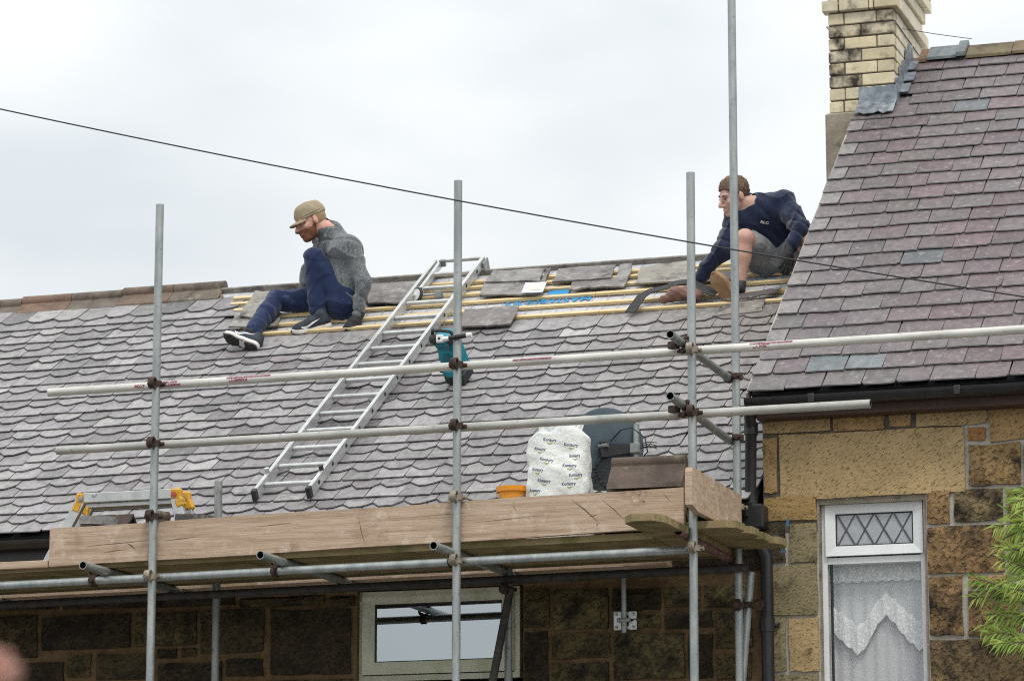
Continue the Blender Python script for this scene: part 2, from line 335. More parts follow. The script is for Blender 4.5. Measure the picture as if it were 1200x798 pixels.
    def obj(s, name, m, parent=None, smooth=False, auto=None, mw=None):
        me = s.mesh(name)
        ms = m if isinstance(m, (list, tuple)) else [m]
        for x in ms: me.materials.append(x)
        if len(ms) > 1:
            for p, i in zip(me.polygons, s.mi): p.material_index = i
        o = link(name, me, None, parent, smooth=smooth)
        if parent: o.matrix_local = parent_inv(parent) @ (mw if mw is not None else M.Identity(4))
        elif mw is not None: o.matrix_local = mw
        if auto is not None:
            for p in me.polygons: p.use_smooth = True
            if hasattr(me, 'set_sharp_from_angle'): me.set_sharp_from_angle(angle=rad(auto))
        return o
def frame(o, x, y, z):
    return M(((x[0], y[0], z[0], o[0]), (x[1], y[1], z[1], o[1]), (x[2], y[2], z[2], o[2]), (0, 0, 0, 1)))
def text_mesh(txt, size, m, parent, mw, name, squash=1.0, conform=None, bold=.0):
    cu = bpy.data.curves.new(name, 'FONT'); cu.body = txt; cu.size = size; cu.align_x = 'CENTER'; cu.align_y = 'CENTER'; cu.offset = bold
    cu.resolution_u = 2
    ob = bpy.data.objects.new(name, cu)
    COL.objects.link(ob); dg = bpy.context.evaluated_depsgraph_get(); me = bpy.data.meshes.new_from_object(ob.evaluated_get(dg))
    COL.objects.unlink(ob); bpy.data.objects.remove(ob)
    for v in me.vertices:
        v.co = mw @ V((v.co.x*squash, v.co.y, 0))
        if conform: v.co = conform(v.co)
    me.materials.clear(); me.materials.append(m)
    o = link(name, me, None, parent)
    if parent: o.matrix_local = parent_inv(parent)
    return o
def mid(a, b_, t=.5): return V(a).lerp(V(b_), t)
def jit(a): return random.uniform(-a, a)

# ------------------------------------------------------------------ the ground
def sheet(name, x0, y0, x1, y1, z, m, zb=None):
    b = B(); b.box((x0, y0, (zb if zb is not None else z-.05)), (x1, y1, z)); o = b.obj(name, m); tag(o, kind='structure'); return o
g = B(); g.add([(-900, -900, -.12), (900, -900, -.12), (900, 900, -.12), (-900, 900, -.12)], [(0, 1, 2, 3)])
tag(g.obj('ground', m_pave), kind='structure')
rd = B(); rd.add([(-300, -12, -.116), (300, -12, -.116), (300, -3.2, -.116), (-300, -3.2, -.116)], [(0, 1, 2, 3)])
tag(rd.obj('road', m_asph), kind='structure')
sheet('kerb', -300, -3.2, 300, -3.05, .004, m_kerb, -.2)
sheet('pavement', -300, -3.05, 300, 1.3, 0, m_pave, -.2)

# ------------------------------------------------------------------ roof frames
PL, PR = rad(34), rad(38)
LO, RO = V((0, 1.08, 4.406)), V((0, 1.05, 5.037))
ML = frame(LO, (1, 0, 0), (0, cos(PL), sin(PL)), (0, -sin(PL), cos(PL)))
MR = frame(RO, (1, 0, 0), (0, cos(PR), sin(PR)), (0, -sin(PR), cos(PR)))
def L(x, s, h=0): return ML @ V((x, s, h))
def LR(x, s, h=0): return MR @ V((x, s, h))
def onL(px, py, h=0):
    d = FW + RT*((px-600)/FPX) + UP*((399-py)/FPX); n = V((0, -sin(PL), cos(PL)))
    p = CAM + d*((LO+n*h-CAM).dot(n)/d.dot(n)); q = ML.inverted() @ p; return q.x, q.y
RIDGE_L, RIDGE_R = 3.99, 5.06
HX = 1.435                      # party wall between the two houses
WY = 1.25                       # front of the stonework

house_l = empty('stone_house', (-2.5, WY, 0), 'lower stone house with half stripped grey slate roof behind the scaffold', 'house', 'terraced stone houses')
house_r = empty('stone_house', (3.2, WY, 0), 'taller sandstone house with purple slate roof and a buff brick chimney', 'house', 'terraced stone houses')

def house_shell(parent, x0, x1, top, m, hole):
    b = B(); y0, y1 = WY+.014, WY+.32
    hx0, hx1, hz0, hz1 = hole
    b.box((x0, y0, -.1), (hx0, y1, top)); b.box((hx1, y0, -.1), (x1, y1, top))
    b.box((hx0, y0, hz1), (hx1, y1, top)); b.box((hx0, y0, -.1), (hx1, y1, hz0))
    return b.obj('wall', m, parent)
WL = (-1.098, -.04, 3.42, 4.005)      # left window opening
WR = (1.762, 2.398, 3.0, 4.43)        # right window opening
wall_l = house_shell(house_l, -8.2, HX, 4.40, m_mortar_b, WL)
wall_r = house_shell(house_r, HX+.004, 6.5, 5.05, m_mortar, WR)
def shell_rest(parent, x0, x1, top, ridge, pitch, o0, name='gable_wall'):
    yr = o0.y+ridge*cos(pitch); zr = o0.z+ridge*sin(pitch)-.12; yb = 2*yr-WY
    b = B()
    for xa, xb in ((x0, x0+.25), (x1-.25, x1)):
        poly = [(WY+.33, -.1), (yb-.01, -.1), (yb-.01, top-.1), (yr, zr-.1), (WY+.33, top-.1)]
        b.prism(poly, xa, xb, frame((0, 0, 0), (0, 1, 0), (0, 0, 1), (1, 0, 0)))
    b.box((x0+.26, yb-.25, -.1), (x1-.26, yb, top-.12))
    b.obj(name, m_render, parent)
shell_rest(house_l, -8.2, HX-.02, 4.40, RIDGE_L, PL, LO)
shell_rest(house_r, HX+.01, 6.5, 5.05, RIDGE_R, PR, RO)

# roofs: a boarded base (dark gaps), slates on top
def roof_base(parent, x0, x1, ridge, Mx, pitch, o0):
    b = B(); yr = o0.y+ridge*cos(pitch)
    for sg in (1, -1):
        p = [Mx @ V(q) for q in ((x0, .03, -.07), (x1, .03, -.07), (x1, ridge, -.07), (x0, ridge, -.07), (x0, .03, -.02), (x1, .03, -.02), (x1, ridge, -.02), (x0, ridge, -.02))]
        if sg < 0:
            p = [V((q.x, 2*yr-q.y, q.z)) for q in p]; p = [p[1], p[0], p[3], p[2], p[5], p[4], p[7], p[6]]
        b.hexa(p)
    return b.obj('roof', m_rubber, parent)
roof_l = roof_base(house_l, -8.3, HX-.03, RIDGE_L, ML, PL, LO)
roof_r = roof_base(house_r, 1.42, 6.6, RIDGE_R, MR, PR, RO)
def back_slope(parent, x0, x1, ridge, Mx, pitch, o0):
    yr = o0.y+ridge*cos(pitch); b = B()
    p = [Mx @ V(q) for q in ((x0, 0, .0), (x1, 0, .0), (x1, ridge-.02, .0), (x0, ridge-.02, .0), (x0, 0, .02), (x1, 0, .02), (x1, ridge-.02, .02), (x0, ridge-.02, .02))]
    p = [V((q.x, 2*yr-q.y, q.z)) for q in p]; p = [p[1], p[0], p[3], p[2], p[5], p[4], p[7], p[6]]
    b.hexa(p); b.obj('rear_slope', m_oldslate, parent)
back_slope(roof_l, -8.3, HX-.03, RIDGE_L, ML, PL, LO); back_slope(roof_r, 1.42, 6.6, RIDGE_R, MR, PR, RO)

# ------------------------------------------------------------------ slates
def slate_geo(w, ln, t, kind):
    """local: x across, y up the slope from the bottom edge, z out of the roof"""
    hw = w/2; j = lambda a=.0055: jit(a)
    if kind == 'hex':
        c = w*random.uniform(.27, .38); d = .060+jit(.010)
        c2 = c*random.uniform(.85, 1.2); bot = [(-hw, d+j()), (-hw+c*.5, d*.5+j(.003)), (-hw+c, j(.004)), (hw-c2, j(.004)), (hw-c2*.5, d*.5+j(.003)), (hw, d+j())]
    else:
        bot = [(-hw, j(.006)), (-hw+random.uniform(.006, .02), j(.003)), (-hw*.3, j(.004)), (hw*.35, j(.004)), (hw-random.uniform(.006, .025), j(.003)), (hw, j(.006))]
        if random.random() < .3: bot[0] = (-hw, random.uniform(.012, .03))
        if random.random() < .3: bot[5] = (hw, random.uniform(.012, .03))
    top = [(hw, ln), (-hw, ln)]
    pts = bot+top; n = len(pts)
    h = lambda y: .027*(1-y/ln)
    vs = [(x, y, h(y)) for x, y in pts]+[(x+(.002 if i < len(bot) else 0)*(1 if x < 0 else -1), y+(.003 if i < len(bot) else 0), h(y)+t) for i, (x, y) in enumerate(pts)]
    fs = [tuple(range(n-1, -1, -1)), tuple(range(n, 2*n))]+[(i, (i+1) % n, n+(i+1) % n, n+i) for i in range(n)]
    return vs, fs
def lay_slates(items, parent, mesh_pool, single_mat, joined_mat, limit, Mx):
    """items: (x, s, rot, key, tint).  The nearest in frame become single slates, the rest one joined part"""
    def vis(it):
        p = Mx @ V((it[0], it[1]+.07, .03)); px, py = proj(p)
        return -12 < px < 1212 and -10 < py < 700
    inside = [i for i in items if vis(i)]; outside = [i for i in items if not vis(i)]
    inside.sort(key=lambda i: ((Mx @ V((i[0], i[1], 0)))-CAM).length)
    single, rest = inside[:limit], inside[limit:]+outside
    Pin = parent_inv(parent)
    for x, s, r, key, tint in single:
        vs, fs = mesh_pool[key]
        if not isinstance(fs, bpy.types.Mesh):
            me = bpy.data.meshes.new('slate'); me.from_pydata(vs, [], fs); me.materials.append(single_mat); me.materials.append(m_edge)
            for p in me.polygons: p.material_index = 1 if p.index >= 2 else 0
            mesh_pool[key] = (vs, me) ; mesh_faces[id(mesh_pool), key] = fs
        o = bpy.data.objects.new('slate', mesh_pool[key][1]); COL.objects.link(o); o.parent = parent
        o.matrix_local = Pin @ Mx @ T(x, s, 0) @ r; o.color = (*tint, 1)
    if rest:
        allv = []; allf = []; tn = []; mi_ = []
        for x, s, r, key, tint in rest:
            vs, fs = mesh_pool[key]
            if isinstance(fs, bpy.types.Mesh): fs = mesh_faces[id(mesh_pool), key]
            m_ = Mx @ T(x, s, 0) @ r; n = len(allv)
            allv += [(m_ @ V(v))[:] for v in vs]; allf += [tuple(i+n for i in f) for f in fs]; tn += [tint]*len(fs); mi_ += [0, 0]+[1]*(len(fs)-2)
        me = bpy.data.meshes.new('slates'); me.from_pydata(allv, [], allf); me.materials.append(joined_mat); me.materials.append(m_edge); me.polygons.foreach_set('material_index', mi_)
        at_ = me.attributes.new('tint', 'FLOAT_COLOR', 'FACE')
        at_.data.foreach_set('color', np.array([(*t, 1) for t in tn], dtype=np.float32).ravel())
        o = link('slate_courses', me, None, parent); o.matrix_local = Pin; o['kind'] = 'stuff'
mesh_faces = {}
EXP = .1325
def bare(x, s):                     # the stripped area at the ridge of the lower roof
    edge = -3.28 + max(0, (3.85-s))*.42
    return x > edge and s > 2.80
poolL = {}; WLs = [.186+.0028*i for i in range(14)]
for kd in ('hex', 'sq'):
    for i in range(14): poolL[kd, i] = slate_geo(WLs[i], .31, .0058+jit(.0012), kd)
itemsL = []
for k in range(28):
    s = .0+EXP*k; kd = 'sq' if k % 2 == 0 else 'hex'
    x = -8.25 + (.1 if k % 2 else 0)+jit(.02)
    while x < HX-.215:
        wi = random.randrange(14); w = WLs[wi]+.0035
        xs = x+w/2
        if not bare(xs, s):
            v = random.gauss(.95, .15); warm = max(0, min(1, (xs+.8)/2.2))*max(0, min(1, (s-.6)/2.0))
            base = (.260*v, .250*v, .255*v)
            if random.random() < .16: base = (.31*v, .305*v, .30*v)
            if random.random() < .07: base = (.225*v, .205*v, .215*v)
            tint = tuple(base[i]*(1-warm)+(.265*v, .24*v, .22*v)[i]*warm for i in range(3))
            rz = M.Rotation(rad(jit(1.3)), 4, 'Z') @ M.Rotation(rad(jit(.5)), 4, 'Y')
            itemsL.append((xs, s+jit(.008)-(.022 if random.random() < .03 else 0), rz, (kd, wi), tint))
        x += w
    # last slate is cut to the party wall
    if HX-.012-x > .05 and not bare(x, s):
        poolL[kd, 100+k] = slate_geo(HX-.012-x, .31, .0085, 'sq'); itemsL.append(((x+HX-.012)/2, s, M.Identity(4), (kd, 100+k), tint))
lay_slates(itemsL, roof_l, poolL, m_slate, m_slate_j, 298, ML)
poolR = {}
WRs = [.185+.0036*i for i in range(22)]
for i in range(22):
    poolR['sq', i] = slate_geo(WRs[i], .44, .0062+jit(.0015), 'sq'); poolR['sh', i] = slate_geo(WRs[i], .30, .0085, 'sq')
itemsR = []
for k in range(25):
    s = -.015+.1975*k; off = .11 if k % 2 else 0
    x = 1.405+jit(.008); first = True
    if k % 2:
        w0 = .115+jit(.015); poolR['sq', 100+k] = slate_geo(w0, .44, .0085, 'sq')
        if not s > 4.10: itemsR.append((x+w0/2, s, M.Identity(4), ('sq', 100+k), (.22, .205, .20)))
        x += w0+.003
    while x < 4.3:
        wi = random.randrange(22); w = WRs[wi]+.0035
        xs = x+w/2; first = False
        # chimney stands on the verge near the ridge
        if s > 4.10 and xs < 1.80 and k > 20 and xs < 1.30+.40 : x += w; continue
        v = random.gauss(1, .09); px, py = proj(LR(xs, s)); rr = max(0, min(1, (px-980)/220))*max(0, min(1, 1.25-abs(py-330)/260))
        base = (.148*v, .126*v, .130*v)
        q = random.random()
        if q < .20: base = (.146*v, .135*v, .130*v)
        elif q < .36: base = (.155*v, .118*v, .127*v)
        elif q < .385: base = (.15*v, .172*v, .18*v)
        rd_ = rr*random.random()**.6
        tint = tuple(base[i]*(1-.75*rd_)+(.135*v, .078*v, .087*v)[i]*.75*rd_ for i in range(3))
        rz = M.Rotation(rad(jit(1.4)), 4, 'Z') @ M.Rotation(rad(jit(.5)), 4, 'Y')
        itemsR.append((xs, s+jit(.010), rz, ('sq' if k < 24 else 'sh', wi), tint))
        x += w
lay_slates(itemsR, roof_r, poolR, m_slate, m_slate_j, 298, MR)

# ------------------------------------------------------------------ stripped area: underlay, battens, left-over slates
b = B(); rows = 14; cols = 40; vs = []; fs = []
for j in range(rows+1):
    for i in range(cols+1):
        x = -3.45+i*(HX-.04+3.45)/cols; s = 2.75+j*(RIDGE_L-.02-2.75)/rows
        vs.append(L(x, s, .004+.006*mnoise.noise((x*3, s*6, 1))))
for j in range(rows):
    for i in range(cols):
        a = j*(cols+1)+i; fs.append((a, a+1, a+cols+2, a+cols+1))
b.add(vs, fs); underlay = b.obj('underlay', m_felt, roof_l, smooth=True)
# faint dashed print across the underlay
b = B()
for k in range(40):
    x = -2.9+k*.11
    b.add([L(x, 3.0, .0125), L(x+.004, 3.0, .0125), L(x+.004, 4.0, .0125), L(x, 4.0, .0125)], [(0, 1, 2, 3)])
b.obj('printed_grid', mat('grid_print', (.33, .33, .37), rough=.6), roof_l)
def felt_text(px, py, txt, size, sq=1.5):
    x, s = onL(px, py, .02)
    text_mesh(txt, size, m_blue, roof_l, ML @ T(x, s, .0135) @ M.Rotation(pi, 4, 'Z'), 'printed_text', sq, bold=.004)
BAT = [onL(698, q, .03)[1]-.02 for q in (364.5, 354, 343, 333.5, 325.5, 319.5)]
for i, s in enumerate(BAT):
    segs = [(-3.28+max(0, 3.85-s)*.42+.05+jit(.03), -.75+jit(.5)), (None, HX-.05)]
    cut = segs[0][1]
    for xa, xb in ((segs[0][0], cut-.002), (cut+.002, HX-.05)):
        b = B(); a = ML @ T(0, s, .012+jit(.001)) @ M.Rotation(rad(jit(.25)), 4, 'Z')
        b.bbox((xa, 0, 0), (xb, .036, .020), .0015, a); b.obj('batten', m_batten, roof_l)
felt_text(642, 351, 'MASTER\u229512', .11, .95)
felt_text(866, 330, 'MASTER\u229512', .11, .95)
felt_text(420, 359, 'MASTER\u229512', .11, .95)
# blue strip of the membrane edge
x0, s0 = onL(640, 344, .03); x1, s1 = onL(668, 338, .03)
b = B(); b.add([L(x0, s0-.0, .016), L(x1, s0, .016), L(x1, s1+.02, .016), L(x0, s1+.02, .016)], [(0, 1, 2, 3)]); b.obj('printed_band', m_blue, roof_l)

def big_slate(pix, h=.045, t=.012, tint=(.22, .21, .21), tilt=0, mt=None):
    """a left-over slate lying on the battens; outline given by its corner points on the roof"""
    pts = [onL(px, py, h) for px, py in pix]
    n = len(pts); cx = sum(p[0] for p in pts)/n; cy = sum(p[1] for p in pts)/n
    # subdivide and roughen the outline
    op = []
    for i in range(n):
        a, c = V((*pts[i], 0)), V((*pts[(i+1) % n], 0))
        for k in range(3): 
            q = a.lerp(c, k/3); op.append((q.x+jit(.013)*(k > 0)-cx, q.y+jit(.013)*(k > 0)-cy))
    area = sum(op[i][0]*op[(i+1) % len(op)][1]-op[(i+1) % len(op)][0]*op[i][1] for i in range(len(op)))
    if area < 0: op.reverse()
    b = B(); b.prism(op, 0, t)
    o = b.obj('slate', mt or m_oldslate, roof_l); o.matrix_local = parent_inv(roof_l) @ ML @ T(cx, cy, h) @ M.Rotation(rad(tilt), 4, 'X')
    o.color = (*tint, 1); return o
G1, G2, G3 = (.235, .228, .225), (.19, .175, .175), (.24, .225, .20)
big_slate([(281, 372), (300, 342), (316, 344), (305, 374)], tint=G3, h=.05)
big_slate([(432, 357), (432, 334), (490, 331), (480, 356)], tint=G2)
big_slate([(569, 332), (578, 319), (640, 316), (633, 331)], tint=G1, h=.055)
big_slate([(562, 348), (569, 331), (640, 330), (628, 346)], tint=G1, h=.043)
big_slate([(634, 331), (640, 316), (646, 315.5), (640, 330)], tint=G2)
big_slate([(647, 332), (655, 317), (722, 312), (716, 327)], tint=G2, h=.055)
big_slate([(667, 341), (674, 330), (700, 328), (694, 338)], tint=(.16, .145, .145), h=.043)
big_slate([(692, 339), (698, 328), (736, 325), (731, 337)], tint=G2, h=.044)
big_slate([(722, 328), (727, 312), (741, 311), (736, 326)], tint=G1)
big_slate([(744, 334), (751, 315), (807, 307), (806, 331)], tint=(.27, .255, .22), h=.05)
big_slate([(806, 333), (810, 322), (858, 320), (855, 330)], tint=(.15, .14, .14), h=.045)
big_slate([(536, 384), (545, 364), (608, 360), (606, 368), (598, 381)], tint=(.17, .15, .148), h=.05)
big_slate([(398, 372), (404, 356), (424, 354), (420, 371)], tint=G2, h=.04)
big_slate([(835, 372), (850, 358), (898, 352), (893, 366)], tint=G3, h=.02)
big_slate([(268, 384), (276, 369), (330, 368), (326, 383)], tint=(.27, .265, .25), h=.03)
big_slate([(848, 352), (880, 343), (915, 338), (912, 343), (880, 350)], tint=(.10, .085, .085), h=.045, t=.008)

# upper edge board along the ridge
b = B(); b.bbox((-3.35, RIDGE_L-.03, -.02), (HX-.05, RIDGE_L-.005, .045), .004, ML); b.obj('ridge_board', m_fascia if False else m_oldslate, roof_l).color = (.20, .185, .17, 1)

# ridge tiles ---------------------------------------------------------------
def ridge_tile(parent, x0, x1, Mx, ridge, pitch, o0, roll, m, color, wing=.19, th=.016, top=0):
    """angled ridge tile: two wings (and a roll along the top)"""
    yr = o0.y+ridge*cos(pitch); zr = o0.z+ridge*sin(pitch)+.055+top
    a = pitch*.96; b = B()
    prof_o = [(-wing*cos(a), -wing*sin(a)), (0, 0), (wing*cos(a), -wing*sin(a))]
    pr = [(prof_o[0][0], prof_o[0][1]), (prof_o[0][0]-sin(a)*th*-0, prof_o[0][1]-th)]
    poly = [(-wing*cos(a), -wing*sin(a)-th), (0, -th*1.3), (wing*cos(a), -wing*sin(a)-th), (wing*cos(a), -wing*sin(a)), (0, 0), (-wing*cos(a), -wing*sin(a))]
    if roll:
        r = .042; cz = r*.55
        arc = [(r*cos(t), cz+r*sin(t)) for t in [rad(q) for q in range(-35, 216, 25)]]
        poly = poly[:4]+[p for p in arc]+[poly[5]]
    b.prism(poly, x0, x1, frame((0, yr, zr), (0, 1, 0), (0, 0, 1), (1, 0, 0)))
    o = b.obj('ridge_tile', m, parent, auto=40); o.color = (*color, 1); return o
xs = [-3.335, -3.74, -4.15, -4.56, -4.97, -5.38, -5.79, -6.2, -6.61, -7.02, -7.43, -7.84, -8.25]
for i in range(len(xs)-1):
    ridge_tile(roof_l, xs[i+1]+.003, xs[i]-.003, ML, RIDGE_L+.02, PL, LO, True, m_clay, [(.95, .95, .92), (1.05, .95, .85), (.95, .97, .95), (1.15, .95, .85)][i % 4], top=-.035-.006*i+(i % 2)*.006, wing=.17)
b = B()
for k in range(5): b.bbox((-3.345+jit(.01), -.10+k*.04, -.09+abs(k-2)*-.02), (-3.30+jit(.015), -.07+k*.04, -.045), .01, T(0, LO.y+RIDGE_L*cos(PL), LO.z+RIDGE_L*sin(PL)+.015))
b.obj('mortar_bed', m_clay, roof_l).color = (1.6, 1.4, 1.2, 1)
b = B(); p = at(292, 342, 4.38); b.bbox((-.05, -.01, -.06), (.12, .01, .03), .004, T(*p) @ M.Rotation(rad(8), 4, 'Y')); b.obj('ridge_scrap', m_rubber, roof_l)

xr = [1.735, 1.80, 2.055, 2.40, 2.82, 3.24, 3.66, 4.1, 4.6, 5.1, 5.6, 6.1, 6.55]
mr_col = [(1.3, .98, .75), (0, 0, 0), (1.0, .98, .70), (1.0, .94, .72), (1.1, .95, .75)]
for i in range(len(xr)-1):
    if i == 1:
        o = ridge_tile(roof_r, xr[i], xr[i+1]-.045, MR, RIDGE_R, PR, RO, False, m_slate, (.16, .19, .205), wing=.20, th=.02, top=.012)
        o['label'] = 'blue grey slate ridge piece'
        ridge_tile(roof_r, xr[i+1]-.043, xr[i+1]+.02, MR, RIDGE_R, PR, RO, False, m_slate, (.15, .18, .19), wing=.225, th=.03, top=.04)
    else: ridge_tile(roof_r, xr[i]+(.022 if i == 2 else .003), xr[i+1]-.003, MR, RIDGE_R, PR, RO, False, m_clay, mr_col[i % 5] if i % 5 != 1 else mr_col[2], wing=.20, th=.02, top=.004*(i % 2))
# pale mortar fillet on the verge of the upper roof
b = B(); b.box((1.393, .0, -.05), (1.408, 4.25, .006), MR); b.obj('verge_fillet', m_mortar, roof_r)
b = B(); b.box((1.418, -.0, -.16), (1.434, 4.9, -.075), MR); b.obj('bargeboard', m_fascia, roof_r)

# ------------------------------------------------------------------ chimney
CX0, CX1, CY0, CY1 = 1.205, 1.675, 4.35, 5.42
CZ = 7.60; CH = .0905
ch = B(); ch.box((CX0+.012, CY0+.012, CZ), (CX1-.012, CY1-.012, CZ+CH*13)); chimney = ch.obj('chimney', m_mortar_d, house_r)
b = B(); b.bbox((CX0-.025, CY0-.03, 6.3), (CX1-.12, CY1, CZ-.004), .012); b.obj('rendered_base', m_render, chimney)
brick_pool = {}
def brick_obj(x0, y0, z0, x1, y1, z1, color, soot):
    key = (round(x1-x0, 3), round(y1-y0, 3), round(z1-z0, 3))
    if key not in brick_pool:
        bb = B(); bb.bbox((-key[0]/2, -key[1]/2, -key[2]/2), (key[0]/2, key[1]/2, key[2]/2), .005); me = bb.mesh('brick'); me.materials.append(m_brick); brick_pool[key] = me
    o = bpy.data.objects.new('brick', brick_pool[key]); COL.objects.link(o); o.parent = chimney
    o.location = ((x0+x1)/2, (y0+y1)/2, (z0+z1)/2); o.matrix_local = parent_inv(chimney) @ T((x0+x1)/2+jit(.002), (y0+y1)/2+jit(.002), (z0+z1)/2)
    o.color = (*color, soot)
for r in range(13):
    z0 = CZ+r*CH+.003; z1 = CZ+(r+1)*CH-.008
    ov = .035 if r == 8 else (.06 if r >= 11 else (.02 if r >= 10 else 0))
    xa, xb, ya, yb = CX0-ov, CX1+ov, CY0-ov, CY1+ov
    def cb():
        f = 1+jit(.10); w_ = jit(.03); return (.62*f, (.55+w_*.4)*f, (.395+w_*1.2)*f)
    wd = xb-xa
    cuts = [.115, .345] if r % 2 else [wd/2]
    if r == 8: cuts = [.12, .335, .37]
    if r == 0: cuts = [.105, .30]
    es = [0]+cuts+[wd]
    for i in range(len(es)-1):
        so_ = .42+jit(.08)
        if i == 0 and r in (2, 3, 4, 5, 6): so_ = .60
        if r in (3, 4) and i == 0: so_ = .64
        if i == len(es)-2 and r in (5, 6, 7, 4): so_ = .47
        if i == len(es)-2 and r in (6, 7): so_ = .58
        x0_, x1_ = xa+es[i]+.004, xa+es[i+1]-.004
        brick_obj(x0_, ya, z0, x1_, ya+.10, z1, cb(), so_)
    # right-hand face, bricks painted paler for the stronger light on this side
    ycur = ya+.104+(.0 if r % 2 else .115)
    if r % 2 == 0: brick_obj(xb-.10, ya+.104, z0, xb, ya+.104+.108, z1, tuple(c*1.1 for c in (.62, .56, .43)), .33)
    while ycur < yb-.02:
        ye = min(ycur+.225, yb); 
        brick_obj(xb-.10, ycur+.004, z0, xb, ye-.004, z1, (lambda f: (.66*f, .61*f, .49*f))(1+jit(.06)), .33+jit(.05)); ycur = ye
# rear and left faces, plain
b = B(); b.box((CX0, CY0+.106, CZ+.004), (CX0+.011, CY1, CZ+CH*13-.01)); b.box((CX0+.012, CY1-.011, CZ+.004), (CX1-.012, CY1, CZ+CH*13-.01)); b.obj('brick_face', m_brick, chimney).color = (.60, .52, .36, .38)
# lead: apron across the front foot, stepped flashing up the side
ap = B(); n = 8
za = CZ+.168
vs = []
for i in range(n+1):
    x = CX0+.215+(CX1+.012-CX0-.215)*i/n; w_ = .006*sin(i*2.1)
    s_, e_ = (CY0-RO.y)/cos(PR), 0
    base = LR(x, s_-.005, .062); foot = LR(x+.0, s_-.20+.015*sin(i*1.7), .052+.006*sin(i*2.9))
    vs += [V((x, CY0-.012+w_*.4, za+w_)), V((x, CY0-.014, base.z+.012)), foot]
fs = []
for i in range(n):
    for k in range(2): a = i*3+k; fs.append((a+1, a+4, a+3, a))
ap.add(vs, fs); o = ap.obj('lead_apron', m_lead, chimney, smooth=False)
sm = o.modifiers.new('thickness', 'SOLIDIFY'); sm.thickness = .006
for k in range(5):
    ya = CY0-.012+k*.118; s_ = (ya+.06-RO.y)/cos(PR); zb = LR(0, s_, .05).z; b = B()
    zt = zb+.15+(.02 if k % 2 else 0)
    b.hexa([(CX1+.003+.001*k, ya, zb-.09), (CX1+.013+.001*k, ya, zb-.09), (CX1+.013+.001*k, ya+.124, zb+.02), (CX1+.003+.001*k, ya+.124, zb+.02),
            (CX1+.003+.001*k, ya, zt-.02), (CX1+.013+.001*k, ya, zt-.02), (CX1+.013+.001*k, ya+.124, zt), (CX1+.003+.001*k, ya+.124, zt)])
    b.obj('step_flashing', m_lead, chimney)
b = B(); s0 = (CY0-RO.y)/cos(PR)
for k in range(3): b.box((CX1+.012, s0+.12+k*.2, .048), (CX1+.075+.01*(k % 2), s0+.27+k*.2, .054), MR)
b.obj('lead_soaker', m_lead, chimney)
# binding wire round the stack, loose end running to the ridge
b = B(); zz = CZ+CH*6.9
b.tube([(CX0-.004, CY1+.01, zz), (CX0-.006, CY0-.006, zz), (CX1+.006, CY0-.006, zz+.005), (CX1+.008, CY1, zz-.01)], .0035, 6)
wa, wb = at(1058, 34, CY0+.12), at(1139, 46, 5.02); b.tube([wa, mid(wa, wb)-V((0, 0, .004)), wb], .0026, 6)
b.obj('binding_wire', m_cable, chimney)

# ------------------------------------------------------------------ stonework
def stone_mesh(w, h, rough_, seed):
    """rock-faced block: front grid uneven, edges chamfered"""
    rnd = random.Random(seed); nx, nz_ = (4, 3); vs = []; fs = []
    for j in range(nz_+1):
        for i in range(nx+1):
            ex = i in (0, nx); ez = j in (0, nz_)
            x = -w/2+w*(i/nx)+(0 if ex else rnd.uniform(-.1, .1)*w/nx); z = -h/2+h*(j/nz_)+(0 if ez else rnd.uniform(-.1, .1)*h/nz_)
            if ex: z += rnd.uniform(-.004, .004)
            if ez: z += rnd.uniform(-.005, .005)
            if ex: x += rnd.uniform(-.005, .005)
            y = 0 if (ex or ez) else -rough_*rnd.uniform(.5, 1.3)
            vs.append((x, y, z))
    for j in range(nz_):
        for i in range(nx):
            a = j*(nx+1)+i; fs.append((a, a+1, a+nx+2, a+nx+1))
    ring = [i for i in range(nx+1)]+[(j+1)*(nx+1)-1 for j in range(1, nz_+1)]+[nz_*(nx+1)+i for i in range(nx-1, -1, -1)]+[j*(nx+1) for j in range(nz_-1, 0, -1)]
    n0 = len(vs)
    for i in ring: vs.append((vs[i][0], .045, vs[i][2]))
    m_ = len(ring)
    for k in range(m_): fs.append((ring[(k+1) % m_], ring[k], n0+k, n0+(k+1) % m_))
    me = bpy.data.meshes.new('stone'); me.from_pydata(vs, [], fs); return me
def stone(parent, x0, z0, x1, z1, color, soot, mt, rough_=.012, gap=.008, proud=0, seed=0, label=None):
    me = stone_mesh(x1-x0-gap, z1-z0-gap, rough_, seed); me.materials.append(mt)
    o = bpy.data.objects.new('stone', me); COL.objects.link(o); o.parent = parent
    o.matrix_local = parent_inv(parent) @ T((x0+x1)/2, WY-proud, (z0+z1)/2); o.color = (*color, soot)
    if label: o['label'] = label
    return o
pa, pb = at(884, 470, WY), at(1131, 614, WY); b = B(); b.box((HX+.006, WY+.0105, pb.z), (WR[0]-.002, WY+.0135, pa.z+.02)); b.box((WR[0]+.001, WY+.0105, WR[3]+.002), (pb.x-.01, WY+.0135, pa.z+.02)); b.obj('dark_pointing', m_mortar_d, wall_r)
BUFF, OCH, BRN, GRN, DRK = (.44, .32, .17), (.39, .26, .125), (.33, .21, .105), (.26, .22, .13), (.12, .095, .06)
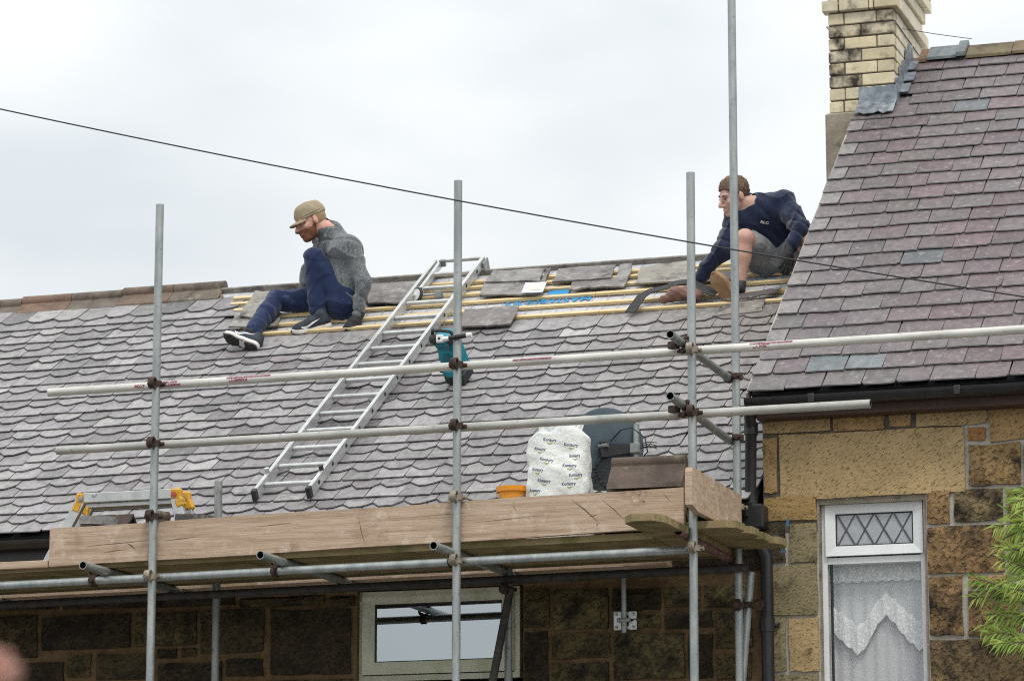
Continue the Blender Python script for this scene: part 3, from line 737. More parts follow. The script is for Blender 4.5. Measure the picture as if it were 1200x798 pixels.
RS = [  # px rect, colour, soot, tooled
 (886, 484, 974, 508, BUFF, .40, 1), (975, 481, 1037, 505, OCH, .40, 1), (1041, 478, 1068, 501, OCH, .44, 1), (1072, 476, 1157, 499, BUFF, .38, 1), (1159, 471, 1222, 516, OCH, .36, 1),
 (886, 512, 912, 579, OCH, .47, 1), (913, 504, 1131, 578, (.47, .345, .185), .38, 1), (1133, 500, 1156, 516, (.36, .19, .08), .38, 1),
 (1135, 519, 1197, 569, OCH, .545, 0), (1199, 518, 1270, 569, BRN, .5, 0),
 (887, 581, 955, 611, (.34, .23, .10), .43, 1), (1088, 574, 1114, 614, BRN, .48, 0), (1117, 572, 1176, 611, (.26, .20, .11), .58, 0), (1179, 570, 1250, 611, BRN, .5, 0),
 (887, 613, 921, 660, DRK, .56, 0), (924, 612, 954, 660, GRN, .47, 1), (1089, 615, 1178, 671, BRN, .565, 0), (1180, 613, 1270, 671, BRN, .55, 0),
 (886, 661, 901, 722, DRK, .5, 0), (903, 661, 957, 721, GRN, .47, 1), (1089, 674, 1129, 745, BRN, .565, 0), (1134, 673, 1182, 688, OCH, .48, 0), (1134, 690, 1196, 745, BRN, .57, 0), (1198, 673, 1270, 745, BRN, .55, 0),
 (887, 723, 922, 787, GRN, .5, 1), (924, 723, 955, 787, BUFF, .47, 1), (1090, 747, 1202, 812, (.23, .165, .09), .545, 0), (1204, 747, 1300, 812, BRN, .55, 0),
 (887, 789, 957, 840, GRN, .5, 1), (1090, 814, 1180, 870, BRN, .5, 0)]
for i, (a, t, c, d, col, so_, tl) in enumerate(RS):
    P = at(a, (t+d)/2, WY); Q = at(c, (t+d)/2, WY); cxp = (a+c)/2
    z1 = at(cxp, t, WY).z; z0 = at(cxp, d, WY).z
    x0, x1 = P.x, Q.x
    x0 = max(x0, HX+.006)
    if cxp < 960 and t > 575 and x1 > WR[0]-.03: x1 = WR[0]-.001
    if a in (1088, 1089, 1090): x0 = WR[1]+.001
    if i == 6: z0 = WR[3]+.001
    stone(wall_r, x0, z0, x1, z1, col, so_-.01, m_stone_t if tl else m_stone, .006 if tl else .018, .011, random.uniform(0, .006), i, 'long tooled lintel stone over the window' if i == 6 else None)
# the rest of the taller house's wall, below and beyond the picture
def stone_fill(parent, x0, x1, z0, z1, cols, seed, so_=(.48, .6), avoid=()):
    rnd = random.Random(seed); z = z1
    while z > z0+.05:
        h = rnd.choice((.17, .22, .27, .30)); x = x0+rnd.uniform(-.2, 0)
        while x < x1-.02:
            w = rnd.choice((.18, .3, .42, .55)); xa, xb = max(x, x0), min(x+w, x1)
            if xb-xa > .05: stone(parent, xa, max(z-h, z0), xb, z, rnd.choice(cols), rnd.uniform(*so_), m_stone, .015, .012, rnd.uniform(0, .006), rnd.random())
            x += w
        z -= h
stone_fill(wall_r, 3.1, 4.6, 3.2, 4.95, [BRN, OCH, GRN], 3)
stone_fill(wall_r, HX+.006, WR[0], 2.6, 3.14, [BRN, OCH, GRN], 4); stone_fill(wall_r, WR[1], 4.6, 2.6, 3.05, [BRN, OCH], 5)
# lower house: sooty rock-faced blocks with brown pointing
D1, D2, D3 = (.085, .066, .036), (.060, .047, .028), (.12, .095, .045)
LSN = [(-60, 721, 44, 772), (48, 719, 153, 761), (158, 716, 231, 757), (234, 713, 310, 766), (316, 712, 412, 791),
 (-40, 690, 70, 716), (73, 688, 178, 714), (181, 690, 276, 711), (280, 697, 381, 711), (385, 697, 416, 711),
 (-60, 776, 75, 812), (78, 765, 107, 794), (112, 764, 180, 797), (184, 759, 208, 772), (211, 757, 231, 770), (184, 775, 260, 800), (264, 770, 309, 793), (311, 795, 412, 820),
 (-60, 815, 60, 850), (63, 815, 150, 850), (153, 800, 262, 840), (265, 797, 308, 835),
 (613, 690, 645, 736), (648, 690, 714, 738), (716, 688, 775, 716), (778, 686, 822, 712), (824, 684, 882, 712),
 (613, 739, 643, 800), (646, 741, 716, 772), (718, 719, 776, 737), (778, 715, 836, 737), (838, 715, 882, 760), (718, 740, 803, 796), (806, 741, 836, 796), (838, 763, 882, 796), (646, 775, 715, 830), (718, 799, 800, 840), (803, 799, 882, 840),
 (613, 803, 643, 850)]
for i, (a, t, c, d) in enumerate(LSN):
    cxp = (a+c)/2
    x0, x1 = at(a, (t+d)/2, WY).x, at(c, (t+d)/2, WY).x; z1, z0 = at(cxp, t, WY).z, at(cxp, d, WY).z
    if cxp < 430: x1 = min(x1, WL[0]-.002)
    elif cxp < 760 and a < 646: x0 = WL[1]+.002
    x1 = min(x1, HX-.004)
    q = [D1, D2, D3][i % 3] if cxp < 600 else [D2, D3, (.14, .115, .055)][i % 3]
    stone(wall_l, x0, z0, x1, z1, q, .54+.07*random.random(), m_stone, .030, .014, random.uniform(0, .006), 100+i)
stone_fill(wall_l, -8.1, -3.85, 3.1, 4.2, [D1, D2, D3], 11); stone_fill(wall_l, -4.2, -1.15, 4.02, 4.3, [D1, D2], 12); stone_fill(wall_l, -.03, HX-.01, 4.02, 4.3, [D1, D2], 13)
stone_fill(wall_l, -3.85, -1.11, 2.6, 3.12, [D1, D3], 14); stone_fill(wall_l, -.03, HX-.01, 2.6, 3.10, [D1, D3], 15); stone_fill(wall_l, WL[0], WL[1], 2.6, 3.39, [D1, D3], 16)
stone_fill(wall_l, WL[0]-.1, WL[1]+.1, 4.022, 4.16, [D2], 17)

# ------------------------------------------------------------------ windows
def rect_frame(b, x0, z0, x1, z1, w, y0, y1, bv=.006):
    """mitred frame seen from the front"""
    o = [(x0, z0), (x1, z0), (x1, z1), (x0, z1)]; i_ = [(x0+w, z0+w), (x1-w, z0+w), (x1-w, z1-w), (x0+w, z1-w)]
    for k in range(4):
        a, c = o[k], o[(k+1) % 4]; e, d = i_[k], i_[(k+1) % 4]
        g = .0006
        p = [(a[0], y0, a[1]), (c[0], y0, c[1]), (d[0], y0+bv, d[1]), (e[0], y0+bv, e[1])]
        q = [(a[0], y1, a[1]), (c[0], y1, c[1]), (d[0], y1, d[1]), (e[0], y1, e[1])]
        b.add(p+q, [(0, 1, 2, 3), (7, 6, 5, 4), (1, 0, 4, 5), (3, 2, 6, 7), (2, 1, 5, 6), (0, 3, 7, 4)])
    return b
YF = WY+.075                       # face of the window frames (set back in the reveal)
wx0, wx1 = at(963, 620, YF).x, at(1084.5, 620, YF).x
wzt = at(1023, 586, YF).z; wzb = 3.02
b = B(); rect_frame(b, wx0, wzb, wx1, wzt, .03, YF, YF+.07, 0)
ztr = at(1023, 652, YF).z
b.box((wx0+.031, YF+.002, ztr-.035), (wx1-.031, YF+.068, ztr+.002))
win_r = b.obj('window', m_upvc, house_r)
sx0, sx1 = at(968, 620, YF).x, at(1082, 620, YF).x; sz1 = at(1025, 589, YF).z; sz0 = at(1025, 650, YF).z
b = B(); rect_frame(b, sx0, sz0, sx1, sz1, .058, YF-.022, YF+.03, .014); b.obj('top_sash', m_upvc, win_r)
gx0, gx1, gz0, gz1 = sx0+.058, sx1-.058, sz0+.058, sz1-.058
b = B(); rect_frame(b, gx0, gz0, gx1, gz1, .007, YF-.0035, YF+.02, .002); b.obj('gasket', m_gasket, win_r)
b = B(); b.box((gx0, YF+.004, gz0), (gx1, YF+.010, gz1)); b.obj('leaded_pane', m_frost, win_r)
b = B(); npat = 4; wd = (gx1-gx0-.014)/npat
def strip(b, p, q, w, y):
    d = (V(q)-V(p)).normalized(); n = V((-d.z, 0, d.x))*w/2; p, q = V(p), V(q)
    b.hexa([p+n+V((0, .003, 0)), p-n+V((0, .003, 0)), q-n+V((0, .003, 0)), q+n+V((0, .003, 0)), p+n, p-n, q-n, q+n]) if False else b.add(
        [p-n, q-n, q+n, p+n, p-n+V((0, .004, 0)), q-n+V((0, .004, 0)), q+n+V((0, .004, 0)), p+n+V((0, .004, 0))], [(0, 1, 2, 3), (4, 7, 6, 5), (0, 4, 5, 1), (1, 5, 6, 2), (2, 6, 7, 3), (3, 7, 4, 0)])
zc_ = (gz0+gz1)/2; hh = (gz1-gz0)/2-.006
for k in range(npat):
    xa = gx0+.007+k*wd
    strip(b, (xa+.004, YF-.002, zc_+hh), (xa+wd-.004, YF-.002, zc_-hh), .0085, 0); strip(b, (xa+.004, YF+.0005, zc_-hh), (xa+wd-.004, YF+.0005, zc_+hh), .0085, 0)
b.obj('lead_came', m_leadcame, win_r)
lx0, lx1, lz1 = at(974, 700, YF).x, at(1082, 700, YF).x, at(1028, 656.5, YF).z
b = B(); rect_frame(b, lx0, wzb+.03, lx1, lz1, .007, YF+.003, YF+.03, .002); b.obj('gasket', m_gasket, win_r)
b = B(); b.box((lx0+.002, YF+.018, wzb+.032), (lx1-.002, YF+.024, lz1-.002)); b.obj('pane', m_glass, win_r)
# room behind
def room(parent, x0, x1, z0, z1, y0, m, dep=.9):
    b = B(); e = .02
    b.box((x0-.3, y0+dep, z0-.2), (x1+.3, y0+dep+e, z1+.2)); b.box((x0-.3, y0, z0-.2), (x0-.3+e, y0+dep, z1+.2)); b.box((x1+.3-e, y0, z0-.2), (x1+.3, y0+dep, z1+.2))
    b.box((x0-.3, y0, z1+.2), (x1+.3, y0+dep+e, z1+.2+e)); b.box((x0-.3, y0, z0-.2-e), (x1+.3, y0+dep+e, z0-.2)); return b.obj('room', m, parent)
room(win_r, WR[0], WR[1], wzb, wzt, WY+.33, m_room, .7)
# plain net hung behind the swag
def wavy_sheet(fn, nu, nv, name, m, parent):
    vs = []; fs = []
    for j in range(nv+1):
        for i in range(nu+1): vs.append(fn(i/nu, j/nv))
    for j in range(nv):
        for i in range(nu): a = j*(nu+1)+i; fs.append((a, a+1, a+nu+2, a+nu+1))
    b = B(); b.add(vs, fs); return b.obj(name, m, parent, smooth=True)
YC = YF+.10
wavy_sheet(lambda u, v: (lx0-.02+(lx1-lx0+.04)*u, YC+.05+.0035*sin(u*52)+.002*sin(u*23), lz1+.01-(lz1-wzb)*v), 90, 2, 'net_curtain', m_net, win_r)
# lace swag: lower outline follows two drops and a high arch
def swag_bot(u):
    pts = [(0, .70), (.10, .80), (.25, .93), (.34, .84), (.45, .635), (.55, .53), (.65, .63), (.76, .78), (.89, .90), (1, .87)]
    for (a, c), (d, e) in zip(pts, pts[1:]):
        if a <= u <= d: return c+(e-c)*(u-a)/(d-a)
    return .7
Hs = at(1028, 657, YF).z-at(1028, 772, YF).z
def swag(u, v):
    bt = swag_bot(u)*Hs+.010*abs(sin(u*38)); tp = 0
    return (lx0-.01+(lx1-lx0+.02)*u, YC+.022+.006*sin(u*44+v*2)*(.3+v), lz1+.005-(tp+(bt-tp)*v))
wavy_sheet(swag, 100, 12, 'swag_curtain', cloth_mat('swag_net', (.70, .72, .73), .1, .86), win_r)
def lace_band(u, v):
    bt = swag_bot(u)*Hs+.014*abs(sin(u*34)); wd_ = .15+.02*sin(u*9)
    return (lx0-.01+(lx1-lx0+.02)*u, YC+.006+.006*sin(u*44)+.0015*sin(u*91), lz1+.005-(bt-wd_*(1-v)))
wavy_sheet(lace_band, 120, 5, 'lace_border', m_lace, win_r)
wavy_sheet(lambda u, v: (lx0-.01+(lx1-lx0+.02)*u, YC-.004+.005*sin(u*60), lz1+.005-(.105+.012*abs(sin(u*30)))*v), 100, 3, 'lace_pelmet', m_lace, win_r)
# reveal and sill of the opening
b = B()
b.box((WR[0], WY+.02, WR[3]-.03), (WR[1], YF+.068, WR[3])); b.box((WR[0]+.0, WY+.02, 2.95), (wx0-.001, YF+.068, WR[3]-.031)); b.box((wx1+.001, WY+.02, 2.95), (WR[1], YF+.068, WR[3]-.031))
b.obj('window_reveal', m_render, house_r)
# left window, in the shade of the scaffold
YG = WY+.055
ax0, ax1, az1, az0 = at(419, 740, YG).x, at(609, 740, YG).x, at(515, 690, YG).z, at(515, 796, YG).z
b = B(); rect_frame(b, ax0, az0, ax1, az1, .035, YG, YG+.07, .004); win_l = b.obj('window', m_upvc2, house_l)
b = B(); rect_frame(b, ax0+.036, az0+.04, ax1-.036, az1-.004, .075, YG-.016, YG+.03, .014); b.obj('sash', m_upvc2, win_l)
qx0, qx1, qz0, qz1 = ax0+.111, ax1-.111, az0+.115, az1-.079
b = B(); rect_frame(b, qx0, qz0, qx1, qz1, .006, YG+.002, YG+.03, .002); b.obj('gasket', m_gasket, win_l)
b = B(); b.box((qx0+.002, YG+.014, qz0+.002), (qx1-.002, YG+.020, qz1-.002)); b.obj('pane', m_glass2, win_l)
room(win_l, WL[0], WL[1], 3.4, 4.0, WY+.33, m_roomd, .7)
b = B(); b.bbox((WL[0]-.05, WY-.05, WL[2]-.10), (WL[1]+.05, WY+.2, WL[2]-.012), .008); b.obj('window_sill', m_stone, house_l).color = (.22, .17, .10, .45)

# ------------------------------------------------------------------ gutters, fascias, pipes
def gutter(parent, x0, x1, y, z, r=.055):
    b = B(); n = 10; vs = []; fs = []
    for x in (x0, x1):
        for rr in (r, r-.006): vs += [V((x, y+rr*cos(pi+pi*k/n), z+rr*sin(pi+pi*k/n))) for k in range(n+1)]
    m_ = n+1
    for k in range(n): fs += [(k, k+1, 2*m_+k+1, 2*m_+k), (m_+k+1, m_+k, 3*m_+k, 3*m_+k+1), (k+1, k, m_+k, m_+k+1), (2*m_+k, 2*m_+k+1, 3*m_+k+1, 3*m_+k)]
    fs += [(0, 2*m_, 3*m_, m_), (2*m_-1, 4*m_-1, 3*m_-1, n)]
    b.add(vs, fs); x = x0+.4
    while x < x1:
        b.bbox((x-.02, y-r-.006, z-.05), (x+.02, y+r*.2, z+.004), .004); x += .85
    return b.obj('gutter', m_black, parent, auto=40)
gutter(house_r, 1.395, 6.6, 1.045, 5.005); gutter(house_l, -8.3, HX-.05, 1.075, 4.375)
b = B(); b.bbox((HX, 1.115, 4.90), (6.5, 1.14, 5.0), .003); b.box((HX, 1.141, 4.90), (6.5, WY+.012, 4.915)); b.obj('fascia', m_fascia, house_r)
b = B(); b.bbox((-8.2, 1.145, 4.24), (HX-.04, 1.17, 4.375), .003); b.obj('fascia', m_black, house_l)
def downpipe(parent, pts, r=.034):
    b = B(); b.tube(pts, r, 14); 
    for p in pts[1:-1]: b.tube([V(p)+V((0, 0, .035)), V(p)-V((0, 0, .035))], r+.007, 14)
    return b.obj('downpipe', m_black, parent, auto=50)
dp = downpipe(house_r, [(1.408, 1.06, 4.97), (1.395, 1.16, 4.85), (1.385, 1.165, 4.42), (1.385, 1.165, 4.28)])
b = B(); b.bbox((1.33, 1.10, 4.255), (1.475, 1.24, 4.40), .012); b.obj('hopper', m_black, dp)
b = B(); b.tube([(1.40, 1.17, 4.26), (1.47, 1.18, 4.10), (1.472, 1.18, 3.9), (1.468, 1.18, 0.0)], .037, 14); b.tube([(1.47, 1.18, 3.74), (1.47, 1.18, 3.66)], .045, 14); b.bbox((1.41, 1.2, 3.69), (1.53, 1.245, 3.72), .004)
b.obj('downpipe', m_black, house_r, auto=50)
# scraps of blue tape at the corner
for (px, py, w_, h_) in ((923, 612, .010, .03), (909, 630, .020, .016), (918, 646, .016, .014)):
    p = at(px, py, WY-.03); b = B(); b.prism([(-w_, -h_*.4), (w_*.6, -h_), (w_, h_*.5), (-w_*.3, h_)], -.004, .004, frame(p, (1, 0, 0), (0, 0, 1), (0, -1, 0))); b.obj('tape_scrap', m_bluet, wall_r)

# ------------------------------------------------------------------ scaffold
TR = .02415
scaf = empty('scaffold', (-.3, .5, 0), 'tube and fitting scaffold with galvanised uprights, rails and toe boards before the house', 'scaffold')
def tube_part(name, a, b_, m, label=None):
    b = B(); b.pipe(a, b_, TR, .0042, 18, 0, 1); o = b.obj(name, [m, m_dark], scaf, auto=50)
    if label: o['label'] = label
    return o
FX = (-1.888, -.025, 1.352); ZT = (6.178, 6.178, 6.118)
for i, x in enumerate(FX):
    lean = (.004, -.006, -.02)[i]
    tube_part('standard', (x+lean, 0, 0.01), (x, 0, ZT[i]), m_galv)
    b = B(); b.bbox((x+lean-.075, -.075, .001), (x+lean+.075, .075, .009), .002); b.obj('base_plate', m_galv2, scaf)
BY = .95
tube_part('standard', (1.352, BY, .01), (1.368, BY, 8.6), m_galv, 'tall rear upright rising past the roofs')
tube_part('standard', (-1.888, BY, .01), (-1.888, BY, 4.665), m_galv2)
tube_part('standard', (-.03, BY, .01), (-.03, BY, 4.06), m_galv2)
rail_top = tube_part('guard_rail', (-2.604, .05, 5.099), (3.75, .05, 5.119), m_tubeh, 'pale upper guard rail with purple stencilled marks')
tube_part('guard_rail', (-2.538, .05, 4.747), (2.337, .05, 4.758), m_tubeh2, 'lower guard rail')
def zl(x): return 3.961+(x+2.873)*.0093
tube_part('ledger', (-4.4, .05, zl(-4.4)), (1.9 if False else 1.31, .05, zl(1.31)), m_galv)
tube_part('ledger', (-4.4, BY-.05, zl(-4.4)), (1.44, BY-.05, zl(1.44)), m_drk)
for (px, py) in ((97, 662), (305, 650), (508, 639), (795, 622)):
    d = FW + RT*((px-600)/FPX)+UP*((399-py)/FPX); 
    x_est = {97: -2.30, 305: -1.147, 508: -.082, 795: 1.33}[px]
    z = zl(x_est)+2*TR+.002; p = CAM+d*((z-CAM.z)/d.z)
    if px == 795: p = CAM+d*((1.300-CAM.x)/d.x); z = p.z
    tube_part('transom', (p.x, p.y, z), (p.x+.02, 1.2, z-(.03 if px == 795 else 0)), m_redt if px == 795 else m_galv)
for x in (-3.4,): tube_part('transom', (x, -.15, zl(x)+2*TR+.002), (x, 1.2, zl(x)+2*TR+.002), m_galv)
tube_part('end_rail', (1.292, -.246, 5.152), (1.318, BY+.0, 5.12), m_galv2); tube_part('end_rail', (1.292, -.258, 4.806), (1.318, BY, 4.752), m_galv2)
tube_part('brace', (at(574, 815, .88)), (at(598, 690, .88)), m_drk, 'dark diagonal brace in front of the shaded window')
tube_part('brace', (1.33, 1.02, 3.1), (1.416, 1.02, 3.99), m_galv, 'short raking tube beside the downpipe')
def coupler(p, ax1, ax2, m, flip=1):
    """right-angle fitting: a band round each tube, two flap bolts with nuts"""
    p = V(p); a = V(ax1).normalized(); c = V(ax2).normalized(); n = a.cross(c).normalized()*flip
    root = B(); w = .017
    for axis, cen, other in ((a, p, c), (c, p+n*-.05, a)):
        u = other.normalized(); v = axis.cross(u); ring = []
        seg = 14; vs = []; fs = []
        for k in range(seg):
            t = 2*pi*k/seg; dr = u*cos(t)+v*sin(t)
            for rr, of in ((TR+.001, -w), (TR+.010, -w), (TR+.010, w), (TR+.001, w)): vs.append(cen+dr*rr+axis*of)
        for k in range(seg):
            k2 = (k+1) % seg
            for q in range(4): q2 = (q+1) % 4; fs.append((k*4+q, k*4+q2, k2*4+q2, k2*4+q))
        root.add(vs, fs)
        if axis is c: continue
        root.tube([cen+u*(TR+.012)-v*.012, cen+u*(TR+.012)+v*.036], .007, 8); root.tube([cen-u*(TR+.013)-v*.028, cen-u*(TR+.013)+v*.022], .009, 8)
        root.bbox((-.011, -.011, -.008), (.011, .011, .008), .003, frame(cen+u*(TR+.014)+v*.026, u, axis, v))
        root.bbox((-.013, -.016, -.012), (.013, .016, .012), .003, frame(cen-u*(TR+.012), u, axis, v))
    return root.obj('coupler', m, scaf, auto=40)
XA, ZA, YA = (1, 0, 0), (0, 0, 1), (0, 1, 0)
for i, x in enumerate(FX):
    coupler((x, 0, 5.10+.004*i), ZA, XA, m_rust if i < 2 else m_coup); coupler((x, 0, 4.748+.004*i), ZA, XA, m_rust)
    coupler((x, 0, zl(x)), ZA, XA, m_coup)
    z = 4.32 if i == 0 else 4.345
    if i < 2: coupler((x, 0, z), ZA, XA, m_rust if i == 0 else m_coup)
for z in (5.135, 4.775): coupler((1.368, BY, z-.01), ZA, YA, m_rust, -1); coupler((1.30, -.02, z), YA, ZA, m_rust, 1)
coupler((1.366, BY, 4.36), ZA, XA, m_coup); coupler((1.362, BY, 3.79), ZA, XA, m_rust)
for x in (-2.28, -1.14, -.07): coupler((x, .05, zl(x)), XA, YA, m_rust, -1)
coupler((-.02, .90, 3.93), ZA, XA, m_rust); coupler((1.405, 1.02, 3.80), ZA, YA, m_rust)
# stencilled hire marks on the top rail
def wrap_rail(c0):
    def f(p):   # p.x along rail, p.z offset -> angle
        t = (p.z)/TR
        return V((p.x, .05-(TR+.0008)*cos(t), 5.099+(p.x+2.604)*.00315+(TR+.0008)*sin(t)))
    return f
def rail_mark(px, txt, size, dz, sq=1.2):
    x = at(px, 425, .05).x
    text_mesh(txt, size, m_purple, rail_top, M(((1, 0, 0, x), (0, 0, -1, 0), (0, 1, 0, dz), (0, 0, 0, 1))), 'stencil_mark', sq, wrap_rail(0), bold=.0022)
rail_mark(201, 'LTD. 0178', .014, .012, 1.5); rail_mark(203, '81 LANGTON', .017, -.008, 1.1); rail_mark(166, 'SCAF', .022, -.004)
rail_mark(293, 'SCAFFOLDING SYSTEMS', .014, .015, 1.8); rail_mark(281, 'LANGTON', .020, -.004, 1.2)
rail_mark(625, 'SCAFFOLDING SYSTEMS', .014, .008, 1.5); rail_mark(905, 'SCAFFOLDING SYSTEMS', .013, .014, 1.7); rail_mark(893, 'LANGT', .03, -.002, 1.0)
# white and black clip on the middle upright
b = B(); p = at(536, 395, -.034)
b.tube([p+V((-.05, 0, -.004)), p+V((.055, 0, .006))], .014, 12, mi=0); b.tube([p+V((.055, 0, .006)), p+V((.085, 0, .009))], .0145, 12, mi=1); b.tube([p+V((-.085, 0, -.008)), p+V((-.05, 0, -.004))], .0135, 12, mi=1)
b.bbox((-.125, -.014, -.026), (-.084, .014, .018), .004, T(*p), mi=1); b.tube([p+V((-.105, -.02, -.004)), p+V((-.105, .02, -.004))], .007, 8, mi=0)
b.obj('rail_clip', [m_black, m_white], scaf, auto=40)
# toe boards
def board(x0, y0, z0, x1, y1, z1, m, parent=None, name='scaffold_board', mw=None, chamfer=None, sag=0):
    b = B(); b.bbox((x0, y0, z0), (x1, y1, z1), .004, mw); return b.obj(name, m, parent)
zt0, zt1 = 4.058, 4.122
b = B(); n = 12; ln = 1.285+2.56
for i in range(n):
    xa, xb = -2.56+ln*i/n, -2.56+ln*(i+1)/n
    za, zb = zt0+(zt1-zt0)*i/n, zt0+(zt1-zt0)*(i+1)/n
    wob = lambda k: .003*sin(k*1.3)
    vs = [(xa, .028, za+wob(i)), (xb, .028, zb+wob(i+1)), (xb, .066, zb+wob(i+1)), (xa, .066, za+wob(i)), (xa, .028, za+.225+wob(i+2)), (xb, .028, zb+.225+wob(i+3)), (xb, .066, zb+.225+wob(i+3)), (xa, .066, za+.225+wob(i+2))]
    f_ = [(3, 2, 1, 0), (4, 5, 6, 7), (0, 1, 5, 4), (2, 3, 7, 6)]+([(3, 0, 4, 7)] if i == 0 else [])+([(1, 2, 6, 5)] if i == n-1 else [])
    b.add(vs, f_)
toe = b.obj('toe_board', m_board, scaf)
# cracks, saw marks and knots on its face
def scratch(p, q, w):
    b = B()
    P = at(p[0], p[1], .0275); Q = at(q[0], q[1], .0275); d = (Q-P).normalized(); nrm = V((-d.z, 0, d.x))*w/2
    Mid = P.lerp(Q, .45)+nrm*random.uniform(-1.5, 1.5)
    b.add([P, Mid-nrm, Q, Mid+nrm], [(0, 1, 2, 3)]); b.obj('crack', m_crack, toe)
for c in (((668, 584), (705, 615), .009), ((705, 585), (735, 612), .006), ((776, 577), (786, 588), .005), ((600, 590), (606, 600), .005), ((100, 640), (178, 633), .006), ((148, 636), (160, 645), .012), ((188, 634), (235, 628), .006), ((300, 617), (345, 612), .005),
          ((420, 605), (428, 640), .005), ((690, 605), (702, 602), .006), ((480, 606), (560, 600), .004), ((555, 612), (640, 603), .004), ((118, 648), (150, 643), .007)): scratch(*c)
def end_board():
    b = B(); x0, x1, z0 = 1.382, 1.420, 4.178
    poly = [(-.30, z0+.02), (-.17, z0-.002), (.80, z0-.002), (.80, z0+.226), (-.28, z0+.226), (-.30, z0+.20)]
    b.prism(poly, x0, x1, frame((0, 0, 0), (0, 1, 0), (0, 0, 1), (1, 0, 0))); return b.obj('toe_board', m_board, scaf)
end_board()['label'] = 'short return toe board across the right end'
# walking boards: each can be lifted away
BLAB = ['front walking board along the toe board, long left length', 'second walking board from the front, under the white sack', 'third walking board from the front on the left lift', 'rear walking board on the transoms nearest the gutter', 'loose inside board lying lowest against the wall']
for i in range(5):
    y0 = .072+i*.235; y1 = y0+.225; dz = 0
    if i == 4: y0, y1, dz = 1.045, 1.195, -.012
    b = B(); zb0, zb1 = zl(-4.4)+.075+dz, zl(1.1)+.075+dz
    a = (-4.4, y0); xb = 1.10 if i < 4 else .9
    b.hexa([(-4.4, y0, zb0), (xb, y0, zb1), (xb, y1, zb1), (-4.4, y1, zb0), (-4.4, y0, zb0+.038), (xb, y0, zb1+.038), (xb, y1, zb1+.038), (-4.4, y1, zb0+.038)])
    tag(b.obj('scaffold_board', m_deck if i != 4 else m_board), BLAB[i], 'scaffold board', 'boards of the scaffold deck')
# front left board end that shows its pale edge
b = B(); b.bbox((-4.3, .029, 4.055), (-2.57, .068, 4.098), .003); tag(b.obj('scaffold_board', m_board), 'narrow pale board edge running left from the end of the toe board', 'scaffold board', 'boards of the scaffold deck')
# cross board poking out at the front under the toe board
b = B(); z0 = 4.076
poly = [(1.105, 1.0), (1.105, -.52), (1.165, -.60), (1.275, -.60), (1.325, -.50), (1.325, 1.0)]
b.prism(poly, z0, z0+.04); tag(b.obj('scaffold_board', m_deck), 'cross board with clipped corners poking out below the toe board', 'scaffold board', 'boards of the scaffold deck')
EL = ['front short board beyond the right return toe board', 'middle short board overhanging the right end of the deck', 'rear short board overhanging the right end of the deck', 'innermost short board overhanging beside the downpipe']
for i in range(4):
    y0 = .07+i*.232; xe = 1.565+.025*i-(.02 if i == 2 else 0); z0 = 4.119
    poly = [(.8, y0), (xe-.05, y0), (xe, y0+.05), (xe+.01, y0+.18), (xe-.02, y0+.226), (.8, y0+.226)]
    b = B(); b.prism(poly, z0, z0+.04); tag(b.obj('scaffold_board', m_deck), EL[i], 'scaffold board', 'boards of the scaffold deck')

# ------------------------------------------------------------------ wall fitting, dish, cable
ob = empty('scaffold_tie', at(733, 727, WY-.02), 'galvanised tie plate with a short tube bolted to the dark wall', 'tie plate'); c = V(ob.location)
b = B()
for sx_ in (-1, 1):
    b.bbox((sx_*.045-.026, -.012, -.055), (sx_*.045+.026, 0, .055), .005, T(*c))
b.bbox((-.03, -.010, .03), (.03, -.002, .05), .003, T(*c)); b.bbox((-.03, -.010, -.05), (.03, -.002, -.03), .003, T(*c)); b.obj('plate', m_plate, ob)
b = B(); b.pipe(c+V((0, -.03, .27)), c+V((0, -.03, -.075)), .016, .003, 12); b.bbox((-.04, -.05, -.012), (.04, -.012, .012), .004, T(*c)); b.obj('tube', m_galv, ob, auto=50)
for sx_ in (-1, 1):
    for sz_ in (-1, 1):
        b = B(); b.tube([c+V((sx_*.052, -.012, sz_*.038)), c+V((sx_*.052, -.022, sz_*.038))], .010, 6); b.tube([c+V((sx_*.052, -.02, sz_*.038)), c+V((sx_*.052, -.030, sz_*.038))], .005, 8); b.obj('bolt', m_galv, ob)

dc = at(709, 527, .90)
dish = empty('satellite_dish', (dc.x+.17, 1.12, 4.3), 'dark blue grey satellite dish seen from behind, beside the white sack', 'satellite dish')
nx_ = V((-.52, .80, .30)).normalized()          # the way the dish looks: away from the camera and up
rx = nx_.cross(V((0, 0, 1))).normalized(); ry = rx.cross(nx_)
dm = frame(dc, rx, ry, nx_)
prof = [(r, .30*r*r) for r in (.0, .05, .1, .15, .2, .235, .245)]
b = B(); b.lathe(prof+[(.247, .019), (.240, .022)]+[(r, .30*r*r+.005) for r in (.235, .2, .15, .1, .05, .0)], dm @ M.Scale(.98, 4, (1, 0, 0)), 40); b.obj('reflector', m_dish, dish, auto=60)
bp = dm @ V((0, 0, -.01))
mast = at(745.5, 525, .97)
b = B(); b.pipe((mast.x, mast.y, 4.36), (mast.x, mast.y, 4.88), .020, .003, 14); b.tube([(mast.x, mast.y, 4.36), (mast.x, 1.1, 4.33), (mast.x, 1.14, 4.33)], .018, 10)
b.obj('mast', m_galv, dish, auto=50)
b = B(); ax_ = (mast-bp); ln = ax_.length; xx = ax_.normalized(); yy = V((0, 0, 1)).cross(xx).normalized(); zz = xx.cross(yy)
b.hexa([frame(bp, xx, yy, zz) @ V(q) for q in ((-.02, -.02, -.045), (ln, -.015, -.022), (ln, .015, -.022), (-.02, .02, -.045), (-.02, -.02, .04), (ln, -.015, .018), (ln, .015, .018), (-.02, .02, .04))])
